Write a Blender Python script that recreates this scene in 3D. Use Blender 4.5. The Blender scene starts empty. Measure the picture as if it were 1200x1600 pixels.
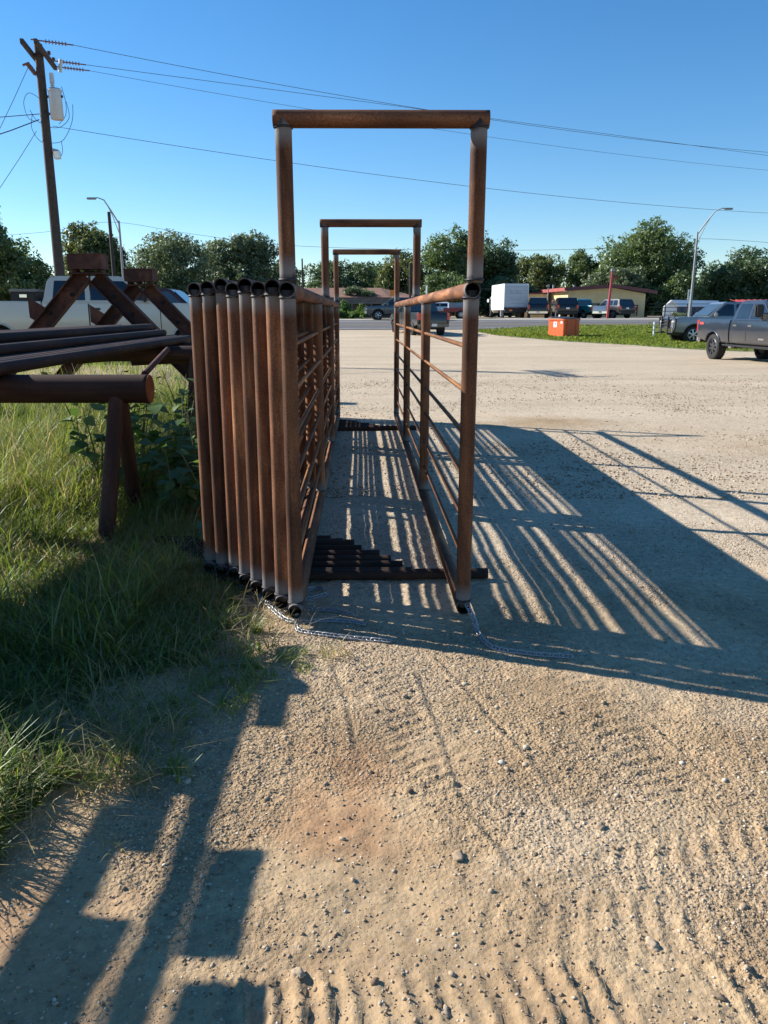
import bpy, bmesh, math, random
import numpy as np
from mathutils import Vector, Matrix, noise as mnoise

rnd = random.Random(7)
rng = np.random.default_rng(11)
SC = bpy.context.scene
COL = SC.collection
PI = math.pi

# ------------------------------------------------------------------ camera, sky, sun
H = 1.45
PITCH = math.radians(14.6)
F = 1200.0                      # focal length in photo pixels (1600 high)
CP, SP = math.cos(PITCH), math.sin(PITCH)
cam_d = bpy.data.cameras.new('camera')
cam_d.sensor_fit = 'VERTICAL'
cam_d.sensor_height = 36.0
cam_d.lens = 36.0 * F / 1600.0
cam_d.clip_start = 0.05
cam_d.clip_end = 4000
cam = bpy.data.objects.new('camera', cam_d)
cam.location = (0, 0, H)
cam.rotation_euler = (PI / 2 - PITCH, 0, 0)
COL.objects.link(cam)
SC.camera = cam

SUN_EL = math.radians(29.7)
SUN_AZ = math.radians(21.5)     # light travels to the right and this much towards the camera
to_sun = Vector((-math.cos(SUN_AZ) * math.cos(SUN_EL), math.sin(SUN_AZ) * math.cos(SUN_EL), math.sin(SUN_EL)))
world = bpy.data.worlds.new('World')
SC.world = world
world.use_nodes = True
wn = world.node_tree
bg = wn.nodes['Background']
sky = wn.nodes.new('ShaderNodeTexSky')
sky.sky_type = 'NISHITA'
sky.sun_disc = False
sky.sun_elevation = SUN_EL
sky.sun_rotation = math.atan2(to_sun.x, to_sun.y)
sky.air_density = 1.0
sky.dust_density = 0.0
sky.ozone_density = 4.5
sat = wn.nodes.new('ShaderNodeHueSaturation')
sat.inputs['Saturation'].default_value = 1.22
wn.links.new(sky.outputs[0], sat.inputs['Color'])
wn.links.new(sat.outputs[0], bg.inputs[0])
bg.inputs[1].default_value = 0.094
sun_d = bpy.data.lights.new('sun', 'SUN')
sun_d.energy = 5.0
sun_d.angle = math.radians(0.55)
sun_d.color = (1.0, 0.96, 0.90)
sun = bpy.data.objects.new('sun', sun_d)
sun.rotation_euler = (-to_sun).to_track_quat('-Z', 'Y').to_euler()
sun.location = to_sun * 60
COL.objects.link(sun)
SC.view_settings.view_transform = 'Standard'
SC.view_settings.look = 'None'
SC.view_settings.exposure = 0.80
SC.view_settings.gamma = 1.0
SC.view_settings.use_curve_mapping = False


# ------------------------------------------------------------------ placing helpers
def pt(px, py, Y):
    """world point at distance Y seen at photo pixel (px, py)"""
    v = py - 800.0
    fw, dn = F * CP - v * SP, F * SP + v * CP
    t = Y / fw
    return Vector(((px - 600.0) * t, Y, H - dn * t))


def gp(px, py, z=0.0):
    """flat-ground point under photo pixel"""
    v = py - 800.0
    fw, dn = F * CP - v * SP, F * SP + v * CP
    t = (H - z) / dn
    return Vector(((px - 600.0) * t, fw * t, z))


def gx(px, Y, z):
    return (px - 600.0) / F * (Y * CP + (H - z) * SP)


_PS = [-50, 12, 20, 27, 36, 45, 52, 58, 64, 70, 90, 4000]
_PZ = [0, 0, -0.04, -0.10, -0.02, 0.10, 0.26, 0.58, 0.86, 0.86, 0.86, 0.86]


def hz(X, Y):
    s = np.asarray(Y, dtype=float) - 0.12 * np.clip(np.asarray(X, dtype=float), -40, 60)
    a = np.interp(s - 1.5, _PS, _PZ)
    b = np.interp(s + 1.5, _PS, _PZ)
    c = np.interp(s, _PS, _PZ)
    Xc, Yc = np.asarray(X, dtype=float), np.asarray(Y, dtype=float)
    k = np.clip((-Xc - 2.6) / 2.5, 0, 1) * np.clip((Yc - 13.0) / 4.0, 0, 1) * np.clip((52 - Yc) / 15.0, 0, 1)
    return (a + b + c) / 3.0 + 0.30 * k * k * (3 - 2 * k)


# ------------------------------------------------------------------ object helpers
def tag(o, label=None, cat=None, group=None, kind=None):
    if label: o['label'] = label
    if cat: o['category'] = cat
    if group: o['group'] = group
    if kind: o['kind'] = kind
    return o


def empty(name, loc=(0, 0, 0), rz=0.0, label=None, cat=None, group=None):
    o = bpy.data.objects.new(name, None)
    o.empty_display_size = 0.2
    o.location = loc
    o.rotation_euler = (0, 0, rz)
    COL.objects.link(o)
    return tag(o, label, cat, group)


def link(name, me, mat=None, parent=None, loc=None, rot=None):
    o = bpy.data.objects.new(name, me)
    if mat is not None and len(me.materials) == 0:
        for m in (mat if isinstance(mat, (list, tuple)) else [mat]):
            me.materials.append(m)
    COL.objects.link(o)
    if parent is not None: o.parent = parent
    if loc is not None: o.location = loc
    if rot is not None: o.rotation_euler = rot
    return o


def bm_obj(name, bm, mat, parent=None, loc=None, rot=None, smooth=None):
    me = bpy.data.meshes.new(name)
    bmesh.ops.recalc_face_normals(bm, faces=bm.faces[:])
    bm.to_mesh(me)
    bm.free()
    if smooth is not None:
        me.shade_smooth()
        me.set_sharp_from_angle(angle=math.radians(smooth))
    return link(name, me, mat, parent, loc, rot)


def np_mesh(name, verts, faces, tint=None, smooth=False):
    me = bpy.data.meshes.new(name)
    verts = np.ascontiguousarray(verts, dtype=np.float32)
    faces = np.ascontiguousarray(faces, dtype=np.int32)
    n, k = faces.shape
    me.vertices.add(len(verts))
    me.vertices.foreach_set('co', verts.ravel())
    me.loops.add(n * k)
    me.loops.foreach_set('vertex_index', faces.ravel())
    me.polygons.add(n)
    me.polygons.foreach_set('loop_start', np.arange(0, n * k, k, dtype=np.int32))
    me.polygons.foreach_set('loop_total', np.full(n, k, dtype=np.int32))
    if smooth:
        me.polygons.foreach_set('use_smooth', np.ones(n, dtype=bool))
    me.update(calc_edges=True)
    if tint is not None:
        a = me.attributes.new('tint', 'FLOAT', 'FACE')
        a.data.foreach_set('value', np.ascontiguousarray(tint, dtype=np.float32))
    return me


def add_box(bm, c, s, rz=0.0, m=None):
    M = Matrix.Translation(Vector(c)) @ Matrix.Rotation(rz, 4, 'Z') @ Matrix.Diagonal((s[0], s[1], s[2], 1))
    if m is not None: M = m @ M
    return bmesh.ops.create_cube(bm, size=1.0, matrix=M)['verts']


def box(name, c, s, mat, parent=None, bevel=0.0, rz=0.0):
    bm = bmesh.new()
    bmesh.ops.create_cube(bm, size=1.0, matrix=Matrix.Diagonal((s[0], s[1], s[2], 1)))
    if bevel > 0:
        bmesh.ops.bevel(bm, geom=bm.edges[:], offset=bevel, segments=2, affect='EDGES')
    return bm_obj(name, bm, mat, parent, loc=c, rot=(0, 0, rz), smooth=35 if bevel else None)


def add_cyl(bm, p0, p1, r0, r1=None, seg=12, caps=True):
    p0, p1 = Vector(p0), Vector(p1)
    if r1 is None: r1 = r0
    d = p1 - p0
    M = Matrix.Translation((p0 + p1) / 2) @ d.to_track_quat('Z', 'Y').to_matrix().to_4x4()
    bmesh.ops.create_cone(bm, cap_ends=caps, segments=seg, radius1=r0, radius2=r1, depth=d.length, matrix=M)


def cyl(name, p0, p1, r, mat, parent=None, seg=14, r1=None):
    bm = bmesh.new()
    add_cyl(bm, p0, p1, r, r1, seg)
    return bm_obj(name, bm, mat, parent, smooth=40)


def poly_tube(pts, r, seg=6, taper=None):
    """bmesh tube along points"""
    bm = bmesh.new()
    add_poly_tube(bm, pts, r, seg, taper)
    return bm


def add_poly_tube(bm, pts, r, seg=6, taper=None):
    pts = [Vector(p) for p in pts]
    rings = []
    for i, p in enumerate(pts):
        d = (pts[min(i + 1, len(pts) - 1)] - pts[max(i - 1, 0)]).normalized()
        a = d.orthogonal() if i == 0 else (rings_a - d * rings_a.dot(d))
        a.normalize()
        rings_a = a.copy()
        b = d.cross(a)
        rr = r if taper is None else taper[i]
        rings.append([bm.verts.new(p + (a * math.cos(2 * PI * k / seg) + b * math.sin(2 * PI * k / seg)) * rr) for k in range(seg)])
    for A, B in zip(rings[:-1], rings[1:]):
        for k in range(seg):
            bm.faces.new((A[k], A[(k + 1) % seg], B[(k + 1) % seg], B[k]))
    bm.faces.new(rings[0][::-1])
    bm.faces.new(rings[-1])


def slab(pts, th):
    bm = bmesh.new()
    add_slab(bm, pts, th)
    return bm


def add_slab(bm, pts, th):
    """thin solid: planar polygon pushed out along its normal by th (both ways half)"""
    P = [Vector(p) for p in pts]
    n = Vector((0, 0, 0))
    for i in range(len(P)):
        n += (P[i] - P[0]).cross(P[(i + 1) % len(P)] - P[0])
    n.normalize()
    A = [bm.verts.new(p - n * th / 2) for p in P]
    B = [bm.verts.new(p + n * th / 2) for p in P]
    bm.faces.new(A[::-1])
    bm.faces.new(B)
    for i in range(len(P)):
        j = (i + 1) % len(P)
        bm.faces.new((A[i], A[j], B[j], B[i]))


# ------------------------------------------------------------------ numpy noise
def vnoise(x, y, seed=0):
    xi, yi = np.floor(x).astype(np.int64), np.floor(y).astype(np.int64)
    xf, yf = x - xi, y - yi
    u, v = xf * xf * (3 - 2 * xf), yf * yf * (3 - 2 * yf)

    def h(a, b):
        n = (a * 374761393 + b * 668265263 + seed * 974711) & 0x7fffffff
        n = ((n ^ (n >> 13)) * 1274126177) & 0x7fffffff
        n = n ^ (n >> 16)
        return (n & 0xffff) / 65535.0
    a, b, c, d = h(xi, yi), h(xi + 1, yi), h(xi, yi + 1), h(xi + 1, yi + 1)
    return (a * (1 - u) + b * u) * (1 - v) + (c * (1 - u) + d * u) * v - 0.5


def fbm(x, y, oct=4, seed=0):
    s, a = 0.0, 1.0
    for i in range(oct):
        s = s + a * vnoise(x * 2 ** i + 17.3 * i, y * 2 ** i - 9.1 * i, seed + i)
        a *= 0.5
    return s


# ------------------------------------------------------------------ materials
MATS = {}


def nt(name):
    m = bpy.data.materials.new(name)
    m.use_nodes = True
    t = m.node_tree
    return m, t, t.nodes['Principled BSDF']


def N(t, typ, **kw):
    n = t.nodes.new(typ)
    for k, v in kw.items(): setattr(n, k, v)
    return n


def ramp(t, stops, fac=None):
    r = N(t, 'ShaderNodeValToRGB')
    e = r.color_ramp.elements
    while len(e) < len(stops): e.new(0.5)
    for i, (p, c) in enumerate(stops):
        e[i].position = p
        e[i].color = (c[0], c[1], c[2], 1)
    if fac is not None: t.links.new(fac, r.inputs[0])
    return r


def mixc(t, fac, a, b):
    n = N(t, 'ShaderNodeMix', data_type='RGBA')
    if hasattr(fac, 'links'): t.links.new(fac, n.inputs[0])
    else: n.inputs[0].default_value = fac
    for s, i in ((a, 6), (b, 7)):
        if hasattr(s, 'links'): t.links.new(s, n.inputs[i])
        else: n.inputs[i].default_value = (*s, 1)
    return n.outputs[2]


def noise_node(t, vec, scale, detail=4, rough=0.55, dist=0.0):
    n = N(t, 'ShaderNodeTexNoise')
    n.inputs['Scale'].default_value = scale
    n.inputs['Detail'].default_value = detail
    n.inputs['Roughness'].default_value = rough
    n.inputs['Distortion'].default_value = dist
    if vec is not None: t.links.new(vec, n.inputs['Vector'])
    return n


def bump(t, bs, height, strength=0.3, dist=0.01):
    b = N(t, 'ShaderNodeBump')
    b.inputs['Strength'].default_value = strength
    b.inputs['Distance'].default_value = dist
    t.links.new(height, b.inputs['Height'])
    t.links.new(b.outputs[0], bs.inputs['Normal'])


def plain(name, col, rough=0.6, metal=0.0, var=0.12, scale=6.0, spec=0.5, coat=0.0):
    """simple painted / plastic / metal surface with faint wear in colour and gloss"""
    if name in MATS: return MATS[name]
    m, t, b = nt(name)
    tc = N(t, 'ShaderNodeTexCoord')
    n = noise_node(t, tc.outputs['Object'], scale, 5, 0.6)
    lo = tuple(c * (1 - var) for c in col)
    hi = tuple(min(1, c * (1 + var)) for c in col)
    r = ramp(t, [(0.3, lo), (0.7, hi)], n.outputs[0])
    t.links.new(r.outputs[0], b.inputs['Base Color'])
    rr = N(t, 'ShaderNodeMapRange')
    rr.inputs[3].default_value = max(0.02, rough * 0.85)
    rr.inputs[4].default_value = min(1, rough * 1.2)
    t.links.new(n.outputs[0], rr.inputs[0])
    t.links.new(rr.outputs[0], b.inputs['Roughness'])
    b.inputs['Metallic'].default_value = metal
    b.inputs['Specular IOR Level'].default_value = spec
    if coat:
        b.inputs['Coat Weight'].default_value = coat
        b.inputs['Coat Roughness'].default_value = 0.08
    MATS[name] = m
    return m


def car_paint(name, col, metal=0.3):
    if name in MATS: return MATS[name]
    m, t, b = nt(name)
    tc = N(t, 'ShaderNodeTexCoord')
    n = noise_node(t, tc.outputs['Object'], 2.5, 6, 0.65)
    sx = N(t, 'ShaderNodeSeparateXYZ')
    t.links.new(tc.outputs['Object'], sx.inputs[0])
    dust = N(t, 'ShaderNodeMapRange')          # road dust along the sills
    dust.inputs[1].default_value = 0.95
    dust.inputs[2].default_value = 0.35
    dust.inputs[4].default_value = 0.5
    t.links.new(sx.outputs[2], dust.inputs[0])
    mul = N(t, 'ShaderNodeMath', operation='MULTIPLY')
    t.links.new(dust.outputs[0], mul.inputs[0])
    t.links.new(n.outputs[0], mul.inputs[1])
    c = mixc(t, mul.outputs[0], col, (0.28, 0.23, 0.17))
    t.links.new(c, b.inputs['Base Color'])
    b.inputs['Metallic'].default_value = metal
    b.inputs['Roughness'].default_value = 0.33
    b.inputs['Coat Weight'].default_value = 0.7
    b.inputs['Coat Roughness'].default_value = 0.06
    MATS[name] = m
    return m


def rust(name, dark, mid, orange, stretch=(11, 11, 1.3), ends=True, rough=0.8):
    m, t, b = nt(name)
    tc = N(t, 'ShaderNodeTexCoord')
    oi = N(t, 'ShaderNodeObjectInfo')
    add = N(t, 'ShaderNodeVectorMath', operation='ADD')
    comb = N(t, 'ShaderNodeCombineXYZ')
    ms = N(t, 'ShaderNodeMath', operation='MULTIPLY')
    ms.inputs[1].default_value = 41.0
    t.links.new(oi.outputs['Random'], ms.inputs[0])
    for i in range(3): t.links.new(ms.outputs[0], comb.inputs[i])
    t.links.new(tc.outputs['Object'], add.inputs[0])
    t.links.new(comb.outputs[0], add.inputs[1])
    mp = N(t, 'ShaderNodeMapping')
    mp.inputs['Scale'].default_value = stretch
    t.links.new(add.outputs[0], mp.inputs[0])
    n1 = noise_node(t, mp.outputs[0], 1.0, 6, 0.62, 0.4)
    n2 = noise_node(t, add.outputs[0], 160.0, 3, 0.6)
    n3 = noise_node(t, add.outputs[0], 2.2, 3, 0.5)
    s = N(t, 'ShaderNodeMath', operation='MULTIPLY_ADD')
    s.inputs[1].default_value = 0.30
    t.links.new(n2.outputs[0], s.inputs[0])
    s2 = N(t, 'ShaderNodeMath', operation='MULTIPLY_ADD')
    s2.inputs[1].default_value = 0.70
    s2.inputs[2].default_value = -0.0
    t.links.new(n1.outputs[0], s2.inputs[0])
    t.links.new(s2.outputs[0], s.inputs[2])
    r = ramp(t, [(0.36, dark), (0.50, mid), (0.63, orange)], s.outputs[0])
    col = r.outputs[0]
    # large patches of darker mill scale
    pr = ramp(t, [(0.42, (0, 0, 0)), (0.62, (1, 1, 1))], n3.outputs[0])
    col = mixc(t, pr.outputs[0], mixc(t, 0.55, col, dark), col)
    # every tube has its own overall tone
    tone = N(t, 'ShaderNodeMapRange')
    tone.inputs[3].default_value = 0.62
    tone.inputs[4].default_value = 1.3
    t.links.new(oi.outputs['Random'], tone.inputs[0])
    hs = N(t, 'ShaderNodeHueSaturation')
    t.links.new(tone.outputs[0], hs.inputs['Value'])
    t.links.new(col, hs.inputs['Color'])
    col = hs.outputs[0]
    if ends:
        at = N(t, 'ShaderNodeAttribute', attribute_name='endd')
        jit = N(t, 'ShaderNodeMath', operation='MULTIPLY_ADD')
        jit.inputs[1].default_value = 0.05
        t.links.new(n1.outputs[0], jit.inputs[0])
        t.links.new(at.outputs['Fac'], jit.inputs[2])
        heat = N(t, 'ShaderNodeMapRange')
        heat.inputs[1].default_value = 0.05
        heat.inputs[2].default_value = 0.11
        heat.inputs[3].default_value = 1
        heat.inputs[4].default_value = 0
        t.links.new(jit.outputs[0], heat.inputs[0])
        burn = N(t, 'ShaderNodeMapRange')
        burn.inputs[1].default_value = 0.022
        burn.inputs[2].default_value = 0.034
        burn.inputs[3].default_value = 1
        burn.inputs[4].default_value = 0
        t.links.new(jit.outputs[0], burn.inputs[0])
        col = mixc(t, heat.outputs[0], col, (0.19, 0.17, 0.155))
        col = mixc(t, burn.outputs[0], col, (0.034, 0.029, 0.027))
    t.links.new(col, b.inputs['Base Color'])
    rr = N(t, 'ShaderNodeMapRange')
    rr.inputs[3].default_value = rough - 0.18
    rr.inputs[4].default_value = rough + 0.12
    t.links.new(n1.outputs[0], rr.inputs[0])
    t.links.new(rr.outputs[0], b.inputs['Roughness'])
    b.inputs['Specular IOR Level'].default_value = 0.22
    bump(t, b, n2.outputs[0], 0.35, 0.002)
    return m


RUST = rust('rusty_pipe', (0.052, 0.023, 0.014), (0.19, 0.078, 0.036), (0.45, 0.205, 0.086))
RUST_ROD = rust('rusty_rod', (0.11, 0.046, 0.02), (0.25, 0.108, 0.04), (0.42, 0.20, 0.07), ends=False)
RUST_DARK = rust('dark_rusty_pipe', (0.036, 0.020, 0.016), (0.080, 0.040, 0.028), (0.155, 0.08, 0.05), ends=False)
RUST_RED = rust('red_rusty_channel', (0.038, 0.018, 0.015), (0.092, 0.038, 0.027), (0.17, 0.075, 0.045), stretch=(6, 6, 6), ends=False)
FOOT_MAT = rust('blackened_foot_pipe', (0.022, 0.016, 0.014), (0.048, 0.028, 0.02), (0.12, 0.06, 0.034), ends=False)
RUST_CAP = rust('orange_rusty_plate', (0.16, 0.055, 0.025), (0.28, 0.10, 0.04), (0.38, 0.16, 0.06), stretch=(8, 8, 8), ends=False)
WELD = plain('burnt_weld', (0.03, 0.028, 0.03), 0.55, 0.4, 0.5, 60)
BORE = plain('near_black_bore', (0.012, 0.011, 0.011), 0.9, 0, 0.3, 20)  # near-black inside the open pipe ends and on the bolt hole discs
GALV = plain('galvanised_steel', (0.36, 0.365, 0.37), 0.42, 0.6, 0.15, 60)
GALV_DULL = plain('weathered_galvanised_pole', (0.27, 0.28, 0.29), 0.55, 0.3, 0.12, 8)
TYRE = plain('tyre_rubber', (0.022, 0.021, 0.02), 0.85, 0, 0.3, 14)
BLACK = plain('black_plastic', (0.016, 0.016, 0.017), 0.55, 0, 0.2, 10)
CHROME = plain('chrome', (0.75, 0.75, 0.76), 0.15, 1.0, 0.05, 6)
ALLOY = plain('wheel_alloy', (0.50, 0.50, 0.51), 0.35, 0.8, 0.12, 10)
ALLOY_DARK = plain('dark_wheel_alloy', (0.10, 0.10, 0.105), 0.35, 0.7, 0.2, 10)
GLASS = plain('tinted_glass', (0.012, 0.016, 0.02), 0.06, 0.0, 0.2, 2, spec=0.9)
GLASS_LIGHT = plain('windscreen_glass', (0.05, 0.075, 0.09), 0.05, 0.0, 0.2, 2, spec=1.0)
REDLIGHT = plain('red_tail_lamp', (0.55, 0.02, 0.025), 0.2, 0, 0.1, 4, coat=0.6)
LAMPGLASS = plain('clear_lamp', (0.70, 0.70, 0.68), 0.15, 0.2, 0.08, 8, coat=0.6)
AMBER = plain('amber_marker', (0.75, 0.22, 0.03), 0.3, 0, 0.1, 8)
WHITE = plain('white_paint', (0.78, 0.77, 0.74), 0.5, 0, 0.06, 3)
WOOD = plain('weathered_pole_wood', (0.055, 0.043, 0.036), 0.9, 0, 0.35, 9)
WIRE = plain('wire', (0.07, 0.075, 0.08), 0.6, 0.3, 0.1, 2)
PORC = plain('brown_porcelain', (0.16, 0.075, 0.06), 0.25, 0, 0.2, 12)
TANK = plain('transformer_grey', (0.50, 0.53, 0.54), 0.45, 0.1, 0.06, 5)


def leaf_mat(name, lo, mid, hi, trans=0.35, gloss=0.08):
    m = bpy.data.materials.new(name)
    m.use_nodes = True
    t = m.node_tree
    t.nodes.clear()
    out = N(t, 'ShaderNodeOutputMaterial')
    at = N(t, 'ShaderNodeAttribute', attribute_name='tint')
    r = ramp(t, [(0.0, lo), (0.5, mid), (1.0, hi)], at.outputs['Fac'])
    d = N(t, 'ShaderNodeBsdfDiffuse')
    tr = N(t, 'ShaderNodeBsdfTranslucent')
    g = N(t, 'ShaderNodeBsdfGlossy')
    g.inputs['Roughness'].default_value = 0.45
    g.inputs['Color'].default_value = (0.8, 0.85, 0.8, 1)
    t.links.new(r.outputs[0], d.inputs[0])
    hs = N(t, 'ShaderNodeHueSaturation')
    hs.inputs['Hue'].default_value = 0.485
    hs.inputs['Saturation'].default_value = 1.1
    hs.inputs['Value'].default_value = 1.7
    t.links.new(r.outputs[0], hs.inputs['Color'])
    t.links.new(hs.outputs[0], tr.inputs[0])
    m1 = N(t, 'ShaderNodeMixShader')
    m1.inputs[0].default_value = trans
    t.links.new(d.outputs[0], m1.inputs[1])
    t.links.new(tr.outputs[0], m1.inputs[2])
    m2 = N(t, 'ShaderNodeMixShader')
    m2.inputs[0].default_value = gloss
    t.links.new(m1.outputs[0], m2.inputs[1])
    t.links.new(g.outputs[0], m2.inputs[2])
    t.links.new(m2.outputs[0], out.inputs[0])
    return m


LEAF_TREE = leaf_mat('tree_leaf', (0.050, 0.085, 0.027), (0.092, 0.14, 0.042), (0.17, 0.215, 0.075), 0.38, 0.05)
LEAF_GREY = leaf_mat('grey_green_tree_leaf', (0.062, 0.090, 0.038), (0.105, 0.140, 0.062), (0.18, 0.21, 0.11), 0.36, 0.06)
LEAF_WEED = leaf_mat('broad_weed_leaf', (0.05, 0.10, 0.022), (0.085, 0.155, 0.034), (0.15, 0.23, 0.06), 0.45, 0.05)
GRASS = leaf_mat('grass_blade', (0.08, 0.14, 0.025), (0.165, 0.215, 0.042), (0.40, 0.32, 0.16), 0.5, 0.04)
LAWN = leaf_mat('lawn_blade', (0.12, 0.165, 0.034), (0.17, 0.215, 0.045), (0.23, 0.255, 0.07), 0.4, 0.0)
BARK = plain('tree_bark', (0.10, 0.08, 0.06), 0.9, 0, 0.4, 3)
STEM = plain('weed_stem', (0.09, 0.11, 0.035), 0.7, 0, 0.3, 12)


def ground_material():
    m, t, b = nt('gravel_and_dirt')
    tc = N(t, 'ShaderNodeTexCoord')
    P = tc.outputs['Object']
    big = noise_node(t, P, 0.35, 5, 0.6, 0.6)
    mid = noise_node(t, P, 2.3, 5, 0.62, 0.3)
    fine = noise_node(t, P, 95.0, 3, 0.7)
    at = N(t, 'ShaderNodeAttribute', attribute_name='soil')
    vor = N(t, 'ShaderNodeTexVoronoi')
    vor.inputs['Scale'].default_value = 75.0
    vor.inputs['Randomness'].default_value = 1.0
    t.links.new(P, vor.inputs['Vector'])
    vor2 = N(t, 'ShaderNodeTexVoronoi')
    vor2.inputs['Scale'].default_value = 28.0
    t.links.new(P, vor2.inputs['Vector'])
    stone = ramp(t, [(0.0, (0.32, 0.265, 0.20)), (0.35, (0.48, 0.415, 0.335)), (0.7, (0.57, 0.50, 0.415)), (1.0, (0.66, 0.60, 0.515))], vor.outputs['Color'])
    stone2 = ramp(t, [(0.0, (0.35, 0.29, 0.22)), (0.6, (0.54, 0.475, 0.39)), (1.0, (0.64, 0.58, 0.495))], vor2.outputs['Color'])
    st = mixc(t, 0.35, stone.outputs[0], stone2.outputs[0])
    dirt = ramp(t, [(0.25, (0.245, 0.174, 0.108)), (0.5, (0.355, 0.263, 0.167)), (0.75, (0.45, 0.352, 0.232))], mid.outputs[0])
    red = ramp(t, [(0.3, (0.25, 0.12, 0.06)), (0.7, (0.39, 0.20, 0.105))], mid.outputs[0])
    dm = ramp(t, [(0.48, (0, 0, 0)), (0.66, (1, 1, 1))], big.outputs[0])
    # soil: 0 grey gravel, 0.5 tan dirt, 1 red-brown earth
    tan = N(t, 'ShaderNodeMapRange')
    tan.inputs[1].default_value = 0.0
    tan.inputs[2].default_value = 0.5
    t.links.new(at.outputs['Fac'], tan.inputs[0])
    mul = N(t, 'ShaderNodeMath', operation='MULTIPLY_ADD')
    mul.inputs[1].default_value = 0.24
    mul.inputs[2].default_value = 0.0
    t.links.new(dm.outputs[0], mul.inputs[0])
    mx = N(t, 'ShaderNodeMath', operation='MAXIMUM')
    t.links.new(mul.outputs[0], mx.inputs[0])
    t.links.new(tan.outputs[0], mx.inputs[1])
    thr = N(t, 'ShaderNodeMath', operation='MULTIPLY_ADD', use_clamp=True)   # pebbles show through the fines
    thr.inputs[1].default_value = 1.0
    fm = N(t, 'ShaderNodeMapRange')
    fm.inputs[1].default_value = 0.35
    fm.inputs[2].default_value = 0.65
    fm.inputs[3].default_value = -0.35
    fm.inputs[4].default_value = 0.35
    t.links.new(fine.outputs[0], fm.inputs[0])
    t.links.new(mx.outputs[0], thr.inputs[0])
    t.links.new(fm.outputs[0], thr.inputs[2])
    col = mixc(t, thr.outputs[0], st, dirt.outputs[0])
    rd = N(t, 'ShaderNodeMapRange')
    rd.inputs[1].default_value = 0.55
    rd.inputs[2].default_value = 1.0
    t.links.new(at.outputs['Fac'], rd.inputs[0])
    col = mixc(t, rd.outputs[0], col, red.outputs[0])
    fin2 = noise_node(t, P, 30.0, 4, 0.75)
    mpx = N(t, 'ShaderNodeMapping')
    mpx.inputs['Scale'].default_value = (0.12, 0.7, 1)
    t.links.new(P, mpx.inputs[0])
    streak = noise_node(t, mpx.outputs[0], 1.0, 5, 0.6, 0.3)
    fin3 = noise_node(t, P, 7.0, 8, 0.82)
    f3 = N(t, 'ShaderNodeMath', operation='MULTIPLY_ADD')
    f3.inputs[1].default_value = 0.30
    f3.inputs[2].default_value = -0.15
    t.links.new(fin3.outputs[0], f3.inputs[0])
    fs = N(t, 'ShaderNodeMath', operation='MULTIPLY_ADD')
    fs.inputs[1].default_value = 0.45
    t.links.new(fin2.outputs[0], fs.inputs[0])
    fs2 = N(t, 'ShaderNodeMath', operation='MULTIPLY_ADD')
    fs2.inputs[1].default_value = 0.35
    t.links.new(fine.outputs[0], fs2.inputs[0])
    st3 = N(t, 'ShaderNodeMath', operation='MULTIPLY')
    st3.inputs[1].default_value = 0.30
    t.links.new(streak.outputs[0], st3.inputs[0])
    ad3 = N(t, 'ShaderNodeMath', operation='ADD')
    t.links.new(st3.outputs[0], ad3.inputs[0])
    t.links.new(f3.outputs[0], ad3.inputs[1])
    t.links.new(ad3.outputs[0], fs2.inputs[2])
    t.links.new(fs2.outputs[0], fs.inputs[2])
    spk = ramp(t, [(0.34, (0.48, 0.43, 0.35)), (0.44, (0.83, 0.76, 0.645)), (0.53, (1.06, 0.975, 0.835)), (0.66, (1.34, 1.24, 1.07))], fs.outputs[0])
    mulc = N(t, 'ShaderNodeMix', data_type='RGBA', blend_type='MULTIPLY')
    mulc.inputs[0].default_value = 1.0
    t.links.new(col, mulc.inputs[6])
    t.links.new(spk.outputs[0], mulc.inputs[7])
    t.links.new(mulc.outputs[2], b.inputs['Base Color'])
    b.inputs['Roughness'].default_value = 0.95
    b.inputs['Specular IOR Level'].default_value = 0.2
    inv = N(t, 'ShaderNodeMath', operation='MULTIPLY_ADD')
    inv.inputs[1].default_value = -1.0
    t.links.new(vor.outputs['Distance'], inv.inputs[0])
    t.links.new(fine.outputs[0], inv.inputs[2])
    hsum = N(t, 'ShaderNodeMath', operation='MULTIPLY_ADD')
    hsum.inputs[1].default_value = 2.2
    t.links.new(fin2.outputs[0], hsum.inputs[0])
    t.links.new(inv.outputs[0], hsum.inputs[2])
    ra = N(t, 'ShaderNodeAttribute', attribute_name='rough')
    rs = N(t, 'ShaderNodeMapRange')
    rs.inputs[3].default_value = 0.22
    rs.inputs[4].default_value = 1.0
    t.links.new(ra.outputs['Fac'], rs.inputs[0])
    bump(t, b, hsum.outputs[0], 0.75, 0.0075)
    bn = [n for n in t.nodes if n.type == 'BUMP'][0]
    t.links.new(rs.outputs[0], bn.inputs['Strength'])
    return m


# ------------------------------------------------------------------ ground sheet
def lines(lo_far, lo, hi, hi_far, step, grow):
    out = list(np.arange(lo, hi, step))
    s, v = step, out[-1]
    while v < hi_far:
        s = min(s * grow, 60)
        v += s
        out.append(v)
    s, v = step, out[0]
    pre = []
    while v > lo_far:
        s = min(s * grow, 60)
        v -= s
        pre.append(v)
    return np.array(pre[::-1] + out)


XL = lines(-900, -1.3, 2.0, 900, 0.0115, 1.075)
YL = np.concatenate([lines(-60, 0.95, 2.5, 2.5, 0.0095, 1.1), lines(2.513, 2.513, 4.6, 1500, 0.013, 1.05)])
GX, GY = np.meshgrid(XL, YL)


def grass_edge(Y):
    """X of the ragged edge between weeds and gravel"""
    return np.interp(Y, [0.5, 1.6, 2.0, 2.5, 2.8, 3.0, 3.3, 3.6, 4.2, 9, 14, 20, 30, 60], [-2.3, -1.3, -0.98, -1.02, -1.0, -0.76, -0.56, -0.6, -0.9, -1.2, -1.8, -4.0, -8, -16])


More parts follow.
